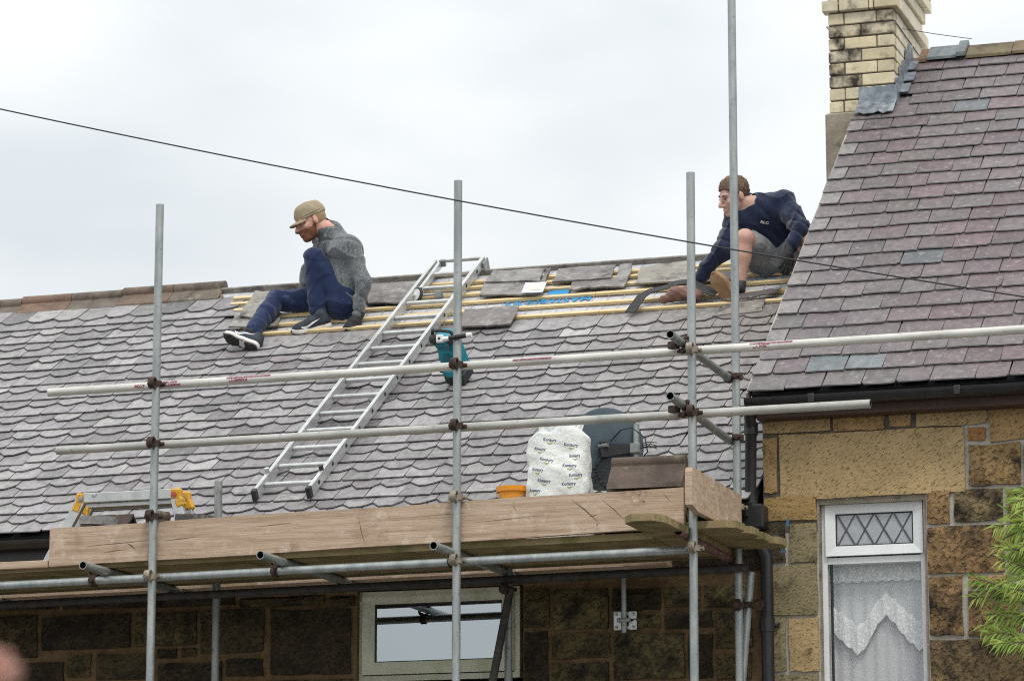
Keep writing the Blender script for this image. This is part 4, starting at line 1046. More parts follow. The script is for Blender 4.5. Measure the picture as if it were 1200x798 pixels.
b.bbox((-.035, -.035, -.05), (.01, .035, .05), .005, frame(bp, xx, yy, zz)); b.obj('bracket', m_black, dish)
b = B(); b.tube([bp+V((-.03, -.03, .02)), bp+V((.03, -.05, .02))], .012, 8); b.obj('bolt', m_galv2, dish)
b = B(); b.bbox((-.03, -.03, -.03), (.03, .03, .03), .006, T(mast.x, mast.y-.01, mast.z-.005)); b.obj('clamp', m_galv2, dish)
b = B(); b.tube([bp+V((-.02, -.02, -.05)), bp+V((-.06, -.03, -.12)), bp+V((-.02, -.04, -.2)), bp+V((.02, -.02, -.24))], .008, 6)
for k in range(7): 
    b.tube([bp+V((.06, -.03, -.10-.02*k)), bp+V((-.05+.03*sin(k*2.3), -.05, -.085-.022*k)), bp+V((-.10+.05*cos(k*1.7), -.02, -.10-.022*k))], .0042, 5)
b.tube([bp+V((.03, 0, .05)), bp+V((.10, -.02, .11)), bp+V((.17, -.03, .12)), bp+V((.24, .0, .06)), bp+V((.25, .02, -.02)), bp+V((.2, .04, -.06))], .004, 6)
for k in range(3): b.tube([mast+V((.02, -.01, -.01+.012*k)), mast+V((.08, -.02, .01+.01*k)), mast+V((.13, -.01, -.012+.018*k))], .003, 5)
b.obj('coax', m_cable, dish)

cb_ = B(); pts = []
P0, P1, P2 = V((-2.187, -1.5, 6.396)), V((.787, -1.5, 5.598)), V((3.435, -1.5, 4.965))
for k in range(41):
    x = -9+k*.4
    t = (x-P0.x); pts.append(V((x, -1.5, 6.396+(-.2788)*t+.0070*t*t*1.0)))
# parabola through the three points
A = np.array([[p.x**2, p.x, 1] for p in (P0, P1, P2)]); co = np.linalg.solve(A, np.array([p.z for p in (P0, P1, P2)]))
pts = [V((p.x, -1.5, co[0]*p.x**2+co[1]*p.x+co[2])) for p in pts]
cb_.tube(pts, .0040, 8); tag(cb_.obj('overhead_cable', m_cable, smooth=True), 'thin black overhead cable slanting down across the sky to the right', 'cable')

# ------------------------------------------------------------------ ladder lying on the roof
lad = empty('ladder', L(-1.66, .42, .03), 'long aluminium roof ladder lying up the slates from eaves to ridge', 'ladder')
def rail_pts(xb, xt, sb, st): return V((xb, sb, 0)), V((xt, st, 0))
SB, ST = .25, 4.06
for side, (xb, xt, tt) in enumerate(((-1.772, -1.702, ST), (-1.412, -1.342, ST+.0))):
    dx = (xt-xb)/(ST-SB); sh = M.Identity(4); sh[0][1] = dx
    a = ML @ T(xb, SB, .05) @ sh
    b = B(); b.bbox((-.013, .0, .0), (.013, tt-SB, .068), .003, a)
    r = b.obj('rail', m_alu, lad)
    b = B(); b.bbox((-.016, -.012, -.002), (.016, .03, .072), .004, a); b.obj('rubber_foot', m_rubber, lad)
    b = B()
    if side == 1:
        for k in range(14): b.bbox((.0132, .14+k*.265, .022), (.0162, .165+k*.265, .046), .001, a @ M.Rotation(0, 4, 'X'))
    b.tube([a @ V((-.0, .26, .068)), a @ V((0, .26, .098))], .016, 8); b.obj('rung_plug', m_rubber if side == 1 else m_alu, lad)
for k in range(15):
    s = SB+.15+k*.265; f_ = (s-SB)/(ST-SB); xa = -1.772+.07*f_; xb = -1.412+.07*f_
    b = B(); b.bbox((xa+.013, -.015, .020), (xb-.013, .015, .047), .005, ML @ T(0, s, .05)); b.obj('rung', m_alu, lad)
# folded ridge hook: inner stiles, bearer and its wheel
for xa in (-1.665, ): 
    b = B(); b.bbox((xa-.012, 3.55, .0), (xa+.012, 4.05, .05), .003, ML @ T(0, 0, .06)); b.obj('hook_bar', m_alu, lad)
b = B(); b.bbox((-1.665, 4.02, 0), (-1.62, 4.045, .05), .003, ML @ T(0, 0, .07)); b.obj('hook_plate', m_galv2, lad); b = B(); b.bbox((-1.326, 3.96, -.06), (-1.312, 4.08, .06), .003, ML @ T(0, 0, .04)); b.obj('hook_plate', m_galv2, lad)
wp = at(489, 346, 3.93)
b = B(); wm = frame(wp, V((-.25, .2, .9)).normalized(), V((0, -.97, .22)).normalized().cross(V((1, 0, 0))) , V((0, 0, 1))) if False else T(*wp) @ V((-.55, -.83, .1)).normalized().to_track_quat('Z', 'Y').to_matrix().to_4x4()
b.lathe([(.0, -.012), (.05, -.012), (.056, -.008), (.056, .008), (.05, .012), (.044, .012)], wm @ M.Scale(1, 4), 24); wh = b.obj('wheel', m_rubber, lad, auto=40)
b = B(); b.lathe([(.044, .010), (.042, .016), (.014, .018), (.012, .03), (.0, .03)], wm, 20); b.obj('hub', m_white, wh, auto=40)
b = B(); b.tube([wp, wp+V((.16, .06, .012))], .010, 8); b.bbox((.12, .03, -.02), (.165, .08, .03), .004, T(*wp)); b.obj('axle', m_galv2, lad)

# ------------------------------------------------------------------ teal site radio standing on the slates
rb = V((*onL(541, 444, .04), .04))
rad_ = empty('site_radio', ML @ rb, 'teal and black site radio standing on the slates behind the middle upright', 'radio')
tilt = M.Rotation(rad(12), 4, 'X'); Rm = ML @ T(rb.x-.01, rb.y, .04) @ M.Scale(.86, 4, (1, 0, 0)) @ M.Rotation(rad(-14), 4, 'Z') @ tilt
b = B(); b.hexa([Rm @ V(q) for q in ((-.085, -.06, .10), (.085, -.06, .10), (.085, .07, .10), (-.085, .07, .10), (-.07, -.05, .36), (.07, -.05, .36), (.07, .06, .36), (-.07, .06, .36))]); b.obj('case', m_teal, rad_)
b = B(); b.bbox((-.088, -.075, .0), (.088, .08, .085), .012, Rm); b.bbox((-.07, -.08, .02), (.07, -.073, .07), .004, Rm); b.obj('battery_base', m_rubber, rad_)
b = B(); b.bbox((-.085, -.085, .07), (.085, .085, .125), .014, Rm, 0); b.bbox((-.05, -.09, .075), (.05, -.083, .12), .004, Rm, 0); b.obj('lower_body', m_teal, rad_)
for sx_ in (-1, 1):
    for z in (.125, .355):
        b = B(); b.bbox((sx_*.08-.028, -.085, z-.03), (sx_*.08+.028, -.03, z+.03), .014, Rm); b.obj('corner_bumper', m_rubber, rad_)
b = B(); b.tube([Rm @ V(q) for q in ((-.09, .0, .2), (-.115, -.02, .34), (-.08, -.03, .405), (.0, -.03, .41), (.08, -.03, .405), (.105, -.02, .34), (.085, 0, .27))], .012, 10); b.obj('handle', m_rubber, rad_, smooth=True)
b = B(); b.lathe([(.045, 0), (.045, .006), (.0, .008)], Rm @ T(-.0, -.056, .20) @ M.Rotation(rad(88), 4, 'X'), 20); b.bbox((-.055, -.062, .27), (.055, -.054, .32), .004, Rm); b.obj('front_panel', mat('radio_panel', (.004, .10, .14), (.01, .14, .18), 30, rough=.4), rad_)
b = B(); b.lathe([(.055, 0), (.055, .006), (.0, .008)], Rm @ T(-.079, .0, .20) @ M.Rotation(rad(-90), 4, 'Y'), 20); b.obj('speaker', m_rubber, rad_)

# ------------------------------------------------------------------ things on the deck
def deck(x): return zl(x)+.113
# folding work platform
hop = empty('work_platform', (-2.3, .42, deck(-2.3)), 'aluminium folding work platform with yellow hinges at the left end of the deck', 'work platform')
YH = .42; tl, tr_ = at(100, 585, YH), at(202, 590, YH)
b = B(); b.bbox((tl.x, YH-.03, tl.z-.026), (tr_.x, YH+.03, tl.z+.034), .004); b.bbox((tl.x, YH+.10, tl.z-.026), (tr_.x, YH+.16, tl.z+.034), .004); b.obj('beam', m_alu, hop)
b = B(); b.box((tl.x+.01, YH+.0, tl.z-.05), (tr_.x-.01, YH+.11, tl.z-.028)); b.obj('platform_tread', m_alu, hop)
zf = deck(-2.6)
for (xt, zt, xf) in ((tl.x-.02, tl.z+.0, tl.x-.265), (tr_.x+.02, tl.z, tr_.x+.13)):
    for yy_ in (YH, YH+.13):
        d = V((xf-xt, 0, zf-zt)); ln = d.length; xx = d.normalized(); yy = V((0, 1, 0)); zz = xx.cross(yy)
        b = B(); b.bbox((0, -.018, -.033), (ln, .018, .033), .003, frame((xt, yy_, zt), xx, yy, zz)); b.obj('leg', m_alu, hop)
        b = B(); b.bbox((ln-.03, -.021, -.036), (ln+.004, .021, .036), .004, frame((xt, yy_, zt), xx, yy, zz)); b.obj('foot', m_rubber, hop)
        b = B(); sg = -1 if xt < -2.2 else 1
        b.bbox((-.038, -.022, -.030), (.040, .022, .038), .010, T(xt, yy_, zt)); b.bbox((-.026, -.024, -.082), (.030, .024, -.02), .010, T(xt-sg*-.012, yy_, zt) @ M.Rotation(rad(sg*-20), 4, 'Y')); 
        h = b.obj('hinge', m_yellow, hop)
        b = B(); b.lathe([(.015, 0), (.015, .004), (.0, .006)], T(xt, yy_-.0245, zt) @ M.Rotation(pi/2, 4, 'X'), 16); b.obj('pivot', m_galv2 if sg < 0 or yy_ > YH else m_red, h)
b = B(); b.tube([(tl.x+.02, YH-.01, tl.z-.05), (tl.x+.02, YH-.02, tl.z-.11), (tl.x-.02, YH-.02, tl.z-.12)], .008, 8); b.obj('latch', m_yellow, hop)
text_mesh('lof', .03, m_black, hop, M(((1, 0, 0, at(113, 579, YH).x), (0, 0, -1, YH-.0305), (0, 1, 0, tl.z+.012), (0, 0, 0, 1))), 'printed_mark', 1.0)

def stray_tile(name, x, y, z, w, ht, rz, m, color, label, cat, group, ang=40, roll=True):
    """loose ridge tile resting on the deck"""
    b = B(); a = rad(ang); wing = ht/sin(a); th = .016
    poly = [(-wing*cos(a), 0), (-wing*cos(a)+th*1.4, 0), (0, ht-th*1.3), (wing*cos(a)-th*1.4, 0), (wing*cos(a), 0), (0, ht)]
    if roll:
        r = .036; arc = [(r*cos(t), ht+r*.5+r*sin(t)) for t in [rad(q) for q in range(-30, 211, 24)]]
        poly = poly[:5]+arc
    b.prism(poly, -w/2, w/2, frame((0, 0, 0), (0, 1, 0), (0, 0, 1), (1, 0, 0)))
    o = b.obj(name, m, auto=40); o.matrix_local = T(x, y, z) @ M.Rotation(rz, 4, 'Z'); o.color = (*color, 1)
    return tag(o, label, cat, group)
GT = 'loose roof tiles stacked on the deck'
x = at(122, 607, .25).x
def slab(name, x, y, z, w, d, h, rz, m, color, label, cat, group):
    n = 9; pts = [(w/2*cos(2*pi*k/n+.3)*(1.15 if k % 2 else 1)+jit(.01), d/2*sin(2*pi*k/n+.3)+jit(.008)) for k in range(n)]
    b = B(); b.prism(pts, 0, h*.8); b.prism([(q[0]*.9, q[1]*.86) for q in pts], h*.8+.0005, h)
    o = b.obj(name, m); o.matrix_local = T(x, y, z) @ M.Rotation(rz, 4, 'Z') @ M.Rotation(rad(4), 4, 'Y'); o.color = (*color, 1); return tag(o, label, cat, group)
# a low pile: pieces of ridge tile and slate whose tops show above the toe board
zc0 = at(122, 612, .25).z
k = 0
zd_ = deck(-2.3)
pile = ['lowest slate of the pile under the work platform', 'second slate up in the pile under the work platform', 'third slate up in the pile under the work platform', 'topmost slate of the pile under the work platform']
xp = at(125, 606, .26).x; ztop = at(125, 609, .26).z-.052; hs_ = (ztop-zd_)/4
for k, lb in enumerate(pile): slab('roof_slate', xp+jit(.015), .27, zd_+hs_*k, .34, .20, hs_-.002, jit(.15), m_oldslate, (.10, .095, .095), lb, 'slate', GT)
stray_tile('ridge_tile', xp+.01, .28, ztop+.010, .30, .075, rad(4), m_clay, (.5, .45, .44), 'dark ridge tile on top of the pile below the work platform', 'roof tile', GT, 38, False)
slab('roof_slate', xp-.015, .165, zd_+hs_*4+.012, .24, .06, .05, rad(3), m_oldslate, (.20, .205, .21), 'pale grey broken slate in front of the dark ridge tile', 'slate', GT)
xq = at(184, 604, .33).x; stray_tile('ridge_tile', xq, .35, zd_, .13, at(184, 599, .35).z-zd_-.05, rad(60), m_clay, (.55, .47, .45), 'dark broken tile half hidden behind the left front upright', 'roof tile', GT, 62, True)
slab('roof_slate', at(226, 606, .33).x, .33, zd_+.02, .27, .16, at(226, 603, .3).z-zd_-.02, rad(2), m_oldslate, (.09, .085, .085), 'stack of dark slate just right of the left front upright', 'slate', GT)
# ridge tile stack on the right
xt = at(759, 555, .40).x
GR = 'ridge tiles nested at the right end of the deck'
for k, (lb, dz, w) in enumerate((('lowest brown ridge tile of the nested pile at the right end', 0, .44), ('second brown ridge tile of the nested pile at the right end', .085, .44), ('third brown ridge tile of the nested pile, showing its lower edge', .17, .45), ('topmost brown ridge tile with roll, beside the end toe board', .255, .43))):
    stray_tile('ridge_tile', xt+.004*k, .40, deck(1)+.022+dz, w, .15, rad(1.0*k), m_clay, (.85, .78, .74), lb, 'roof tile', GR, 42, True)
# orange tub
ox = at(602, 577, .40); zdk = deck(ox.x)
tub = empty('tub', (ox.x, .40, zdk), 'orange plastic tub whose rim shows left of the white sack', 'tub')
b = B(); hT = ox.z+.028-zdk
b.lathe([(.0, 0), (.075, 0), (.088, hT-.03), (.1, hT-.03), (.102, hT), (.092, hT), (.082, hT-.02), (.07, .01), (.0, .01)], T(ox.x, .40, zdk+.001), 28); b.obj('body', m_orange, tub, auto=40)
b = B(); b.tube([(ox.x+.1*cos(t), .40-.104*sin(t)*1.0, zdk+hT-.02-.06*sin(t)) for t in [pi*k/10 for k in range(11)]], .003, 6); b.obj('handle', m_galv, tub)

# ------------------------------------------------------------------ signed distance bodies (sack, people)
def vlen(a): return np.sqrt((a*a).sum(-1))
def rc(p, a, b_, ra, rb):
    a = np.asarray(a, np.float32); b_ = np.asarray(b_, np.float32); ba = b_-a; pa = p-a
    h = np.clip((pa@ba)/max(1e-9, float(ba@ba)), 0, 1)
    return vlen(pa-h[..., None]*ba)-(ra+(rb-ra)*h)
def ell(p, c, r):
    q = p-np.asarray(c, np.float32); r = np.asarray(r, np.float32); k0 = vlen(q/r); k1 = vlen(q/(r*r)); return k0*(k0-1)/np.maximum(k1, 1e-6)
def sm(a, b_, k=.03):
    h = np.clip(.5+.5*(b_-a)/k, 0, 1); return b_*(1-h)+a*h-k*h*(1-h)
def smx(a, b_, k=.01): return -sm(-a, -b_, k)
def chain(p, pts, rs, k=.03, d=None):
    for i in range(len(pts)-1):
        e = rc(p, pts[i], pts[i+1], rs[i], rs[i+1]); d = e if d is None else sm(d, e, k)
    return d
def box3(p, c, h, r): 
    q = np.abs(p-np.asarray(c, np.float32))-np.asarray(h, np.float32)+r
    return vlen(np.maximum(q, 0))+np.minimum(q.max(-1), 0)-r
def snet(fn, lo, hi, h):
    ax = [np.arange(lo[i], hi[i]+h, h, dtype=np.float32) for i in range(3)]
    sh = tuple(len(q) for q in ax)
    # coarse pass first: only slabs of the grid near the surface are evaluated finely
    F = np.empty(sh, np.float32); B_ = 12; stp = []
    for i0 in range(0, sh[0], B_):
        for j0 in range(0, sh[1], B_):
            for k0 in range(0, sh[2], B_): stp.append((i0, j0, k0))
    stp = np.array(stp); ctr = np.stack([np.asarray(lo[d], np.float32)+h*(stp[:, d]+B_/2) for d in range(3)], -1).astype(np.float32)
    dc_ = fn(ctr); near_ = np.abs(dc_) < h*B_*.5*1.75*1.35+.03
    for (i0, j0, k0), nr, dv in zip(stp, near_, dc_):
        sl_ = (slice(i0, i0+B_), slice(j0, j0+B_), slice(k0, k0+B_))
        if not nr: F[sl_] = 1.0 if dv > 0 else -1.0; continue
        G = np.stack(np.meshgrid(ax[0][sl_[0]], ax[1][sl_[1]], ax[2][sl_[2]], indexing='ij'), -1); F[sl_] = fn(G.reshape(-1, 3)).reshape(G.shape[:3])
    s = F < 0
    c = np.zeros(tuple(n-1 for n in sh), np.int8)
    cor = [(i, j, k) for i in (0, 1) for j in (0, 1) for k in (0, 1)]
    for i, j, k in cor: c += s[i:sh[0]-1+i, j:sh[1]-1+j, k:sh[2]-1+k]
    idx = np.argwhere((c > 0) & (c < 8)); ids = -np.ones(c.shape, np.int64); ids[tuple(idx.T)] = np.arange(len(idx))
    acc = np.zeros((len(idx), 3)); cnt = np.zeros(len(idx))
    for a in cor:
        for d in range(3):
            if a[d] == 0:
                b_ = list(a); b_[d] = 1
                fa = F[idx[:, 0]+a[0], idx[:, 1]+a[1], idx[:, 2]+a[2]]; fb = F[idx[:, 0]+b_[0], idx[:, 1]+b_[1], idx[:, 2]+b_[2]]
                m = (fa < 0) != (fb < 0); t = np.where(m, fa/np.where(m, fa-fb, 1), 0)
                pt = np.array(a, float)[None]+t[:, None]*(np.array(b_)-np.array(a))[None]
                acc += pt*m[:, None]; cnt += m
    vs = np.asarray(lo)+h*(idx+acc/cnt[:, None]); faces = []
    for d in range(3):
        u, w = (d+1) % 3, (d+2) % 3
        sl0 = [slice(None)]*3; sl1 = [slice(None)]*3; sl0[d] = slice(0, -1); sl1[d] = slice(1, None)
        A_, B_ = s[tuple(sl0)], s[tuple(sl1)]; e = np.argwhere(A_ != B_)
        e = e[(e[:, u] > 0) & (e[:, w] > 0) & (e[:, u] < sh[u]-1) & (e[:, w] < sh[w]-1)]
        ins = A_[tuple(e.T)]
        def cell(du, dw): q = e.copy(); q[:, u] += du; q[:, w] += dw; return ids[tuple(q.T)]
        q = np.stack([cell(-1, -1), cell(0, -1), cell(0, 0), cell(-1, 0)], 1)
        q[~ins] = q[~ins][:, ::-1]; faces.append(q)
    fs = np.concatenate(faces); return vs, fs
def sdf_obj(name, fn, lo, hi, h, m, parent, mw=None):
    vs, fs = snet(fn, lo, hi, h)
    if mw is not None: vs = (np.c_[vs, np.ones(len(vs))] @ np.array(mw).T)[:, :3]
    pin = np.array(parent_inv(parent)) if parent else np.eye(4)
    vs = (np.c_[vs, np.ones(len(vs))] @ pin.T)[:, :3]
    me = bpy.data.meshes.new(name); me.from_pydata(vs.tolist(), [], fs.tolist()); me.materials.append(m)
    o = link(name, me, None, parent, smooth=True); return o
def wob(p, f, a, seed=0.):
    return a*(np.sin(p[:, 0]*f+seed)*np.sin(p[:, 1]*f*1.13+1.7+seed*2)*np.sin(p[:, 2]*f*.93+.6+seed*3)+.5*np.sin(p[:, 0]*f*2.1+p[:, 2]*f*1.7+seed)*np.sin(p[:, 1]*f*2.3+p[:, 2]*f))
def wrk(p, f, a, seed=0.):
    """sharp cloth creases"""
    w = p[:, 0]*f*.8+p[:, 2]*f*1.1+p[:, 1]*f*.5+1.6*np.sin(p[:, 2]*11+seed)+1.3*np.sin(p[:, 0]*9+p[:, 1]*13+seed*2)
    v = p[:, 2]*f*.9-p[:, 0]*f*.7+1.5*np.sin(p[:, 0]*12+seed)+1.2*np.sin(p[:, 1]*10-seed)
    return a*((1-np.abs(np.sin(w)))**3-(1-np.abs(np.sin(v+1)))**4)
def npv(v): return np.array(v[:], np.float32)

# white sack -----------------------------------------------------------------
scx, scy = at(656, 540, .36).x, .36; sz0_ = deck(scx)+.004; szt = at(655, 502, .36).z
sack = empty('sack', (scx, scy, sz0_), 'full white plastic sack with rows of small printed logos on the deck', 'sack')
HSK = szt-sz0_
def sack_fn(p):
    q = p-np.array((scx, scy, sz0_), np.float32); z = q[:, 2]/HSK
    hw = .187-.014*np.clip((z-.35)/.65, 0, 1)+.004*np.sin(z*9)
    hd = .135-.075*np.clip((z-.45)/.55, 0, 1)**1.3
    ax = np.abs(q[:, 0])/hw; ay = np.abs(q[:, 1])/hd
    d = ((ax**3.2+ay**3.2)**(1/3.2)-1)*.12
    top = q[:, 2]-HSK*(.97+.03*np.sin(q[:, 0]*30)+.03*np.sin(q[:, 0]*11+1)-.05*np.clip((np.abs(q[:, 0]-.01)-.12)/.06, 0, 1)); d = smx(d, top, .016); d = smx(d, -q[:, 2], .02)
    cr1 = np.abs(np.sin(q[:, 0]*19+q[:, 2]*13+2*np.sin(q[:, 2]*7))); cr2 = np.abs(np.sin(q[:, 2]*17-q[:, 0]*15+1.5*np.sin(q[:, 0]*9)+1))
    return d+wob(q, 22, .006)+.006*(.5-cr1)*np.clip(q[:, 2]/.2-.6, .2, 1)+.005*(.5-cr2)
sk = sdf_obj('bag', sack_fn, (scx-.23, scy-.2, sz0_-.02), (scx+.23, scy+.2, szt+.05), .0075, m_sack, sack)
from mathutils.bvhtree import BVHTree
bvh = BVHTree.FromPolygons([sk.matrix_local @ v.co + V(sack.location) for v in sk.data.vertices], [p.vertices[:] for p in sk.data.polygons])
# crumpled open neck
b = B(); vs = []; fs = []; n = 26
for j in range(4):
    for i in range(n):
        t = 2*pi*i/n; rr = 1+.13*sin(t*7+j)+.05*j
        vs.append((scx+.005+.115*rr*cos(t), scy+.045*rr*sin(t), szt-.045+.026*j+.014*sin(t*5+j)))
for j in range(3):
    for i in range(n): fs.append((j*n+i, j*n+(i+1) % n, (j+1)*n+(i+1) % n, (j+1)*n+i))
b.add(vs, fs); b.obj('neck', m_sack, sack, smooth=False)
def on_sack(p):
    hit = bvh.ray_cast(V((p.x, -.5, p.z)), V((0, 1, 0)))
    return V((p.x, hit[0].y-.0022, p.z)) if hit[0] else p
for (px, py, sq, rz) in ((642, 514, 1, 8), (631, 525, .9, 12), (640, 538, 1, 12), (629.5, 550, .9, 10), (638, 563.5, 1, 8), (627, 574.5, .9, 8), (667, 520, 1.0, 6), (672, 533, .75, -4), (667, 545, 1.0, 2), (674, 556, .8, -8), (667, 567, 1.0, -3)):
    p = at(px, py, scy-.12); r_ = rad(-rz)
    mw = M(((1, 0, 0, p.x), (0, 0, -1, 0), (0, 1, 0, p.z), (0, 0, 0, 1))) @ M.Rotation(r_, 4, 'Z')
    text_mesh('Konaury', .027, m_navyp, sack, mw, 'printed_logo', .86*sq, on_sack, bold=.0004)
    b = B(); ps = []
    for k in range(9):
        t = k/8; ps.append((-.012+.036*t, -.017-.006*sin(pi*t)+.010*max(0, t-.6), .004*sin(pi*t)+.0005))
    vs = [on_sack(mw @ V((x_*sq, y_+w_, 0))) for x_, y_, w_ in ps]+[on_sack(mw @ V((x_*sq, y_-w_, 0))) for x_, y_, w_ in ps]
    b.add(vs, [(9+i, 10+i, i+1, i) for i in range(8)]); b.obj('printed_swoosh', m_greenp, sack)

# ------------------------------------------------------------------ people
def head_fn(q):
    d = ell(q, (0, -.012, .035), (.074, .096, .090)); d = sm(d, ell(q, (0, .028, -.035), (.056, .068, .074)), .03)
    d = sm(d, ell(q, (0, .070, -.100), (.026, .022, .018)), .03)
    d = sm(d, rc(q, (0, .094, .012), (0, .122, -.030), .008, .0125), .012); d = sm(d, rc(q, (-.012, .104, -.036), (.012, .104, -.036), .009, .009), .01)
    d = sm(d, rc(q, (-.036, .080, .028), (.036, .080, .028), .012, .012), .016)
    d = sm(d, ell(q, (0, .094, -.062), (.023, .010, .006)), .006); d = sm(d, ell(q, (0, .091, -.074), (.019, .010, .006)), .006)
    for sx_ in (-1, 1):
        d = smx(d, -ell(q, (sx_*.031, .100, .008), (.016, .012, .010)), .012)
        d = sm(d, ell(q, (sx_*.045, .062, -.02), (.018, .02, .016)), .02)
        d = sm(d, ell(q, (sx_*.077, -.008, -.004), (.009, .018, .032)), .008)
    return d
def loc(p, mw):
    """world points into the frame mw"""
    mi = np.array(mw.inverted(), np.float32); return p@mi[:3, :3].T+mi[:3, 3]
def look(fwd, up, c):
    f_ = V(fwd).normalized(); r_ = f_.cross(V(up)).normalized(); u = r_.cross(f_); return frame(c, r_, f_, u)
def hand_fn(q, curl=.4, spread=.02, side=1):
    """local: y towards the fingers, z = back of the hand, x = little-finger side * side"""
    d = ell(q, (0, .045, 0), (.042, .052, .016)); d = sm(d, rc(q, (0, -.03, 0), (0, .02, 0), .028, .03), .02)
    for i, (x, ln) in enumerate(((-.030, .070), (-.010, .078), (.011, .073), (.030, .058))):
        x *= side; a = curl*(1+.12*i); p0 = np.array((x, .082-(.006 if i in (0, 3) else 0), 0)); sx_ = x*spread*18
        p1 = p0+np.array((sx_*.4, ln*.45*cos(a*.5), -ln*.45*sin(a*.5))); p2 = p1+np.array((sx_*.25, ln*.32*cos(a*1.2), -ln*.32*sin(a*1.2))); p3 = p2+np.array((0, ln*.24*cos(a*1.8), -ln*.24*sin(a*1.8)))
        d = sm(d, chain(q, [p0-np.array((0, .02, 0)), p0, p1, p2, p3], [.0105, .0105, .0098, .0090, .0080], .004), .006)
    d = sm(d, chain(q, [(-.028*side, .015, -.004), (-.052*side, .045, -.014), (-.058*side, .075, -.024)], [.016, .0125, .010], .006), .012)
    return d
def shoe_upper(q, hi=.0):
    d = chain(q, [(0, .045, .055), (0, .13, .055), (0, .22, .036), (0, .262, .030)], [.042, .045, .040, .028], .03)
    d = sm(d, rc(q, (0, .045, .06), (0, .055, .10+hi), .040, .044), .03)
    return smx(d, .018-q[:, 2], .006)
def shoe_sole(q):
    z = q[:, 2]; y = q[:, 1]; w = .040+.012*np.clip((y-.1)/.1, 0, 1)-.004*np.sin(y*30)
    d2 = chain(np.c_[q[:, 0], q[:, 1], q[:, 0]*0], [(0, .038, 0), (0, .13, 0), (0, .215, 0), (0, .25, 0)], [.041, .040, .049, .036], .02)
    rise = .02*np.clip((y-.2)/.08, 0, 1)**2
    return smx(d2, np.abs(z-.016-rise)-.0155, .006)

def person_mesh(P, parent, h=.0065):
    """P: joints (world). one continuous skin: head, neck, trunk, limbs and hands"""
    H = P['head']
    def fn(p):
        d = head_fn(loc(p, H))
        nb = npv(P['neck']); hb = npv(H @ V((0, -.03, -.045)))
        d = sm(d, rc(p, nb, hb, .060, .054), .025)
        d = sm(d, trunk(P, p, -.012), .03)
        for s_ in 'lr':
            d = sm(d, chain(p, [npv(P[s_+'sh']), npv(P[s_+'el']), npv(P[s_+'wr'])], [.050, .040, .027], .02), .03)
            d = sm(d, chain(p, [npv(P[s_+'hip']), npv(P[s_+'kn']), npv(P[s_+'an'])], [.078, P.get('kr', .046), .035], .02), .03)
            m1 = (npv(P[s_+'kn'])*.68+npv(P[s_+'an'])*.32)
            if not P.get('trousers'): d = sm(d, ell(p, m1, (.052, .052, .075)), .03)
            if P.get(s_+'hand'): d = sm(d, hand_fn(loc(p, P[s_+'hand']), P.get(s_+'curl', .4), side=P.get(s_+'side', 1))+.001, .012)
        return d
    pts = np.array([npv(P[k]) for k in P if isinstance(P[k], V)]+[npv(H @ V((0, 0, 0)))]); lo = pts.min(0)-.17; hi = pts.max(0)+.17
    return fn, lo, hi
def trunk(P, p, off):
    d = None
    for s_ in 'lr':
        e = chain(p, [npv(P[s_+'hip']), npv(P['waist'+s_]), npv(P['chest'+s_])], [.115+off, .105+off, .118+off], .04); d = e if d is None else sm(d, e, .06)
    d = sm(d, rc(p, npv(P['lsh']), npv(P['rsh']), .070+off, .070+off), .09)
    d = sm(d, rc(p, npv(P['neck'])*.75+npv(P['chestl'])*.125+npv(P['chestr'])*.125, npv(P['neck']), .075+off, .055+off), .05)
    return d
def bounds(pts, r): a = np.array([npv(V(q)) for q in pts]); return a.min(0)-r, a.max(0)+r
def trunk_pts(P, wl=.45, wr=.45):
    for s_ in 'lr':
        inner = mid(P['lsh'], P['rsh'], .28 if s_ == 'l' else .72)
        P['chest'+s_] = mid(P[s_+'hip'], inner, .80)+V(P.get('bow', (0, 0, 0)))*.6; P['waist'+s_] = mid(P[s_+'hip'], inner, .42)+V(P.get('bow', (0, 0, 0)))
    return P

# man sitting on the left: grey jumper, khaki cap ------------------------------
man1 = empty('person', at(395, 374, 3.88), 'bearded man in khaki cap and grey knitted jumper sitting on the stripped roof', 'person')
P1 = dict(lhip=at(403, 356, 3.77), rhip=at(391, 352, 3.96), lkn=at(368, 302, 3.70), lan=at(373, 368, 3.68), rkn=at(324, 352, 3.86), ran=at(294, 390, 3.53),
          lsh=at(410, 290, 3.70), rsh=at(381, 282, 4.02), lel=at(426, 331, 3.66), lwr=at(419, 370, 3.66), rel=at(362, 318, 4.08), rwr=at(354, 346, 4.02), neck=at(389, 269, 3.85), bow=V((.035, 0, 0)))
P1['trousers'] = True; trunk_pts(P1)
hf = (-RT*.93-FW*.34).normalized(); hf = (hf*cos(rad(20))-V((0, 0, 1))*sin(rad(20)))
P1['head'] = look(hf, (0, 0, 1), at(364.5, 260, 3.78)) @ M.Scale(1.05, 4); H1 = P1['head']
hd = (V(at(413, 389, 3.62))-V(P1['lwr'])).normalized()
P1['lhand'] = look((hd+V((-.35, -.2, -.1))).normalized(), -FW+V((0, 0, .3)), V(P1['lwr'])+hd*.02); P1['lcurl'] = .55; P1['lside'] = 1
hd2 = (V(at(347, 362, 3.95))-V(P1['rwr'])).normalized(); P1['rhand'] = look(hd2, (0, .3, 1), V(P1['rwr'])+hd2*.015); P1['rcurl'] = .5; P1['rside'] = -1
fn, lo, hi = person_mesh(P1, man1); sdf_obj('body', fn, lo, hi, .0068, m_skin, man1)
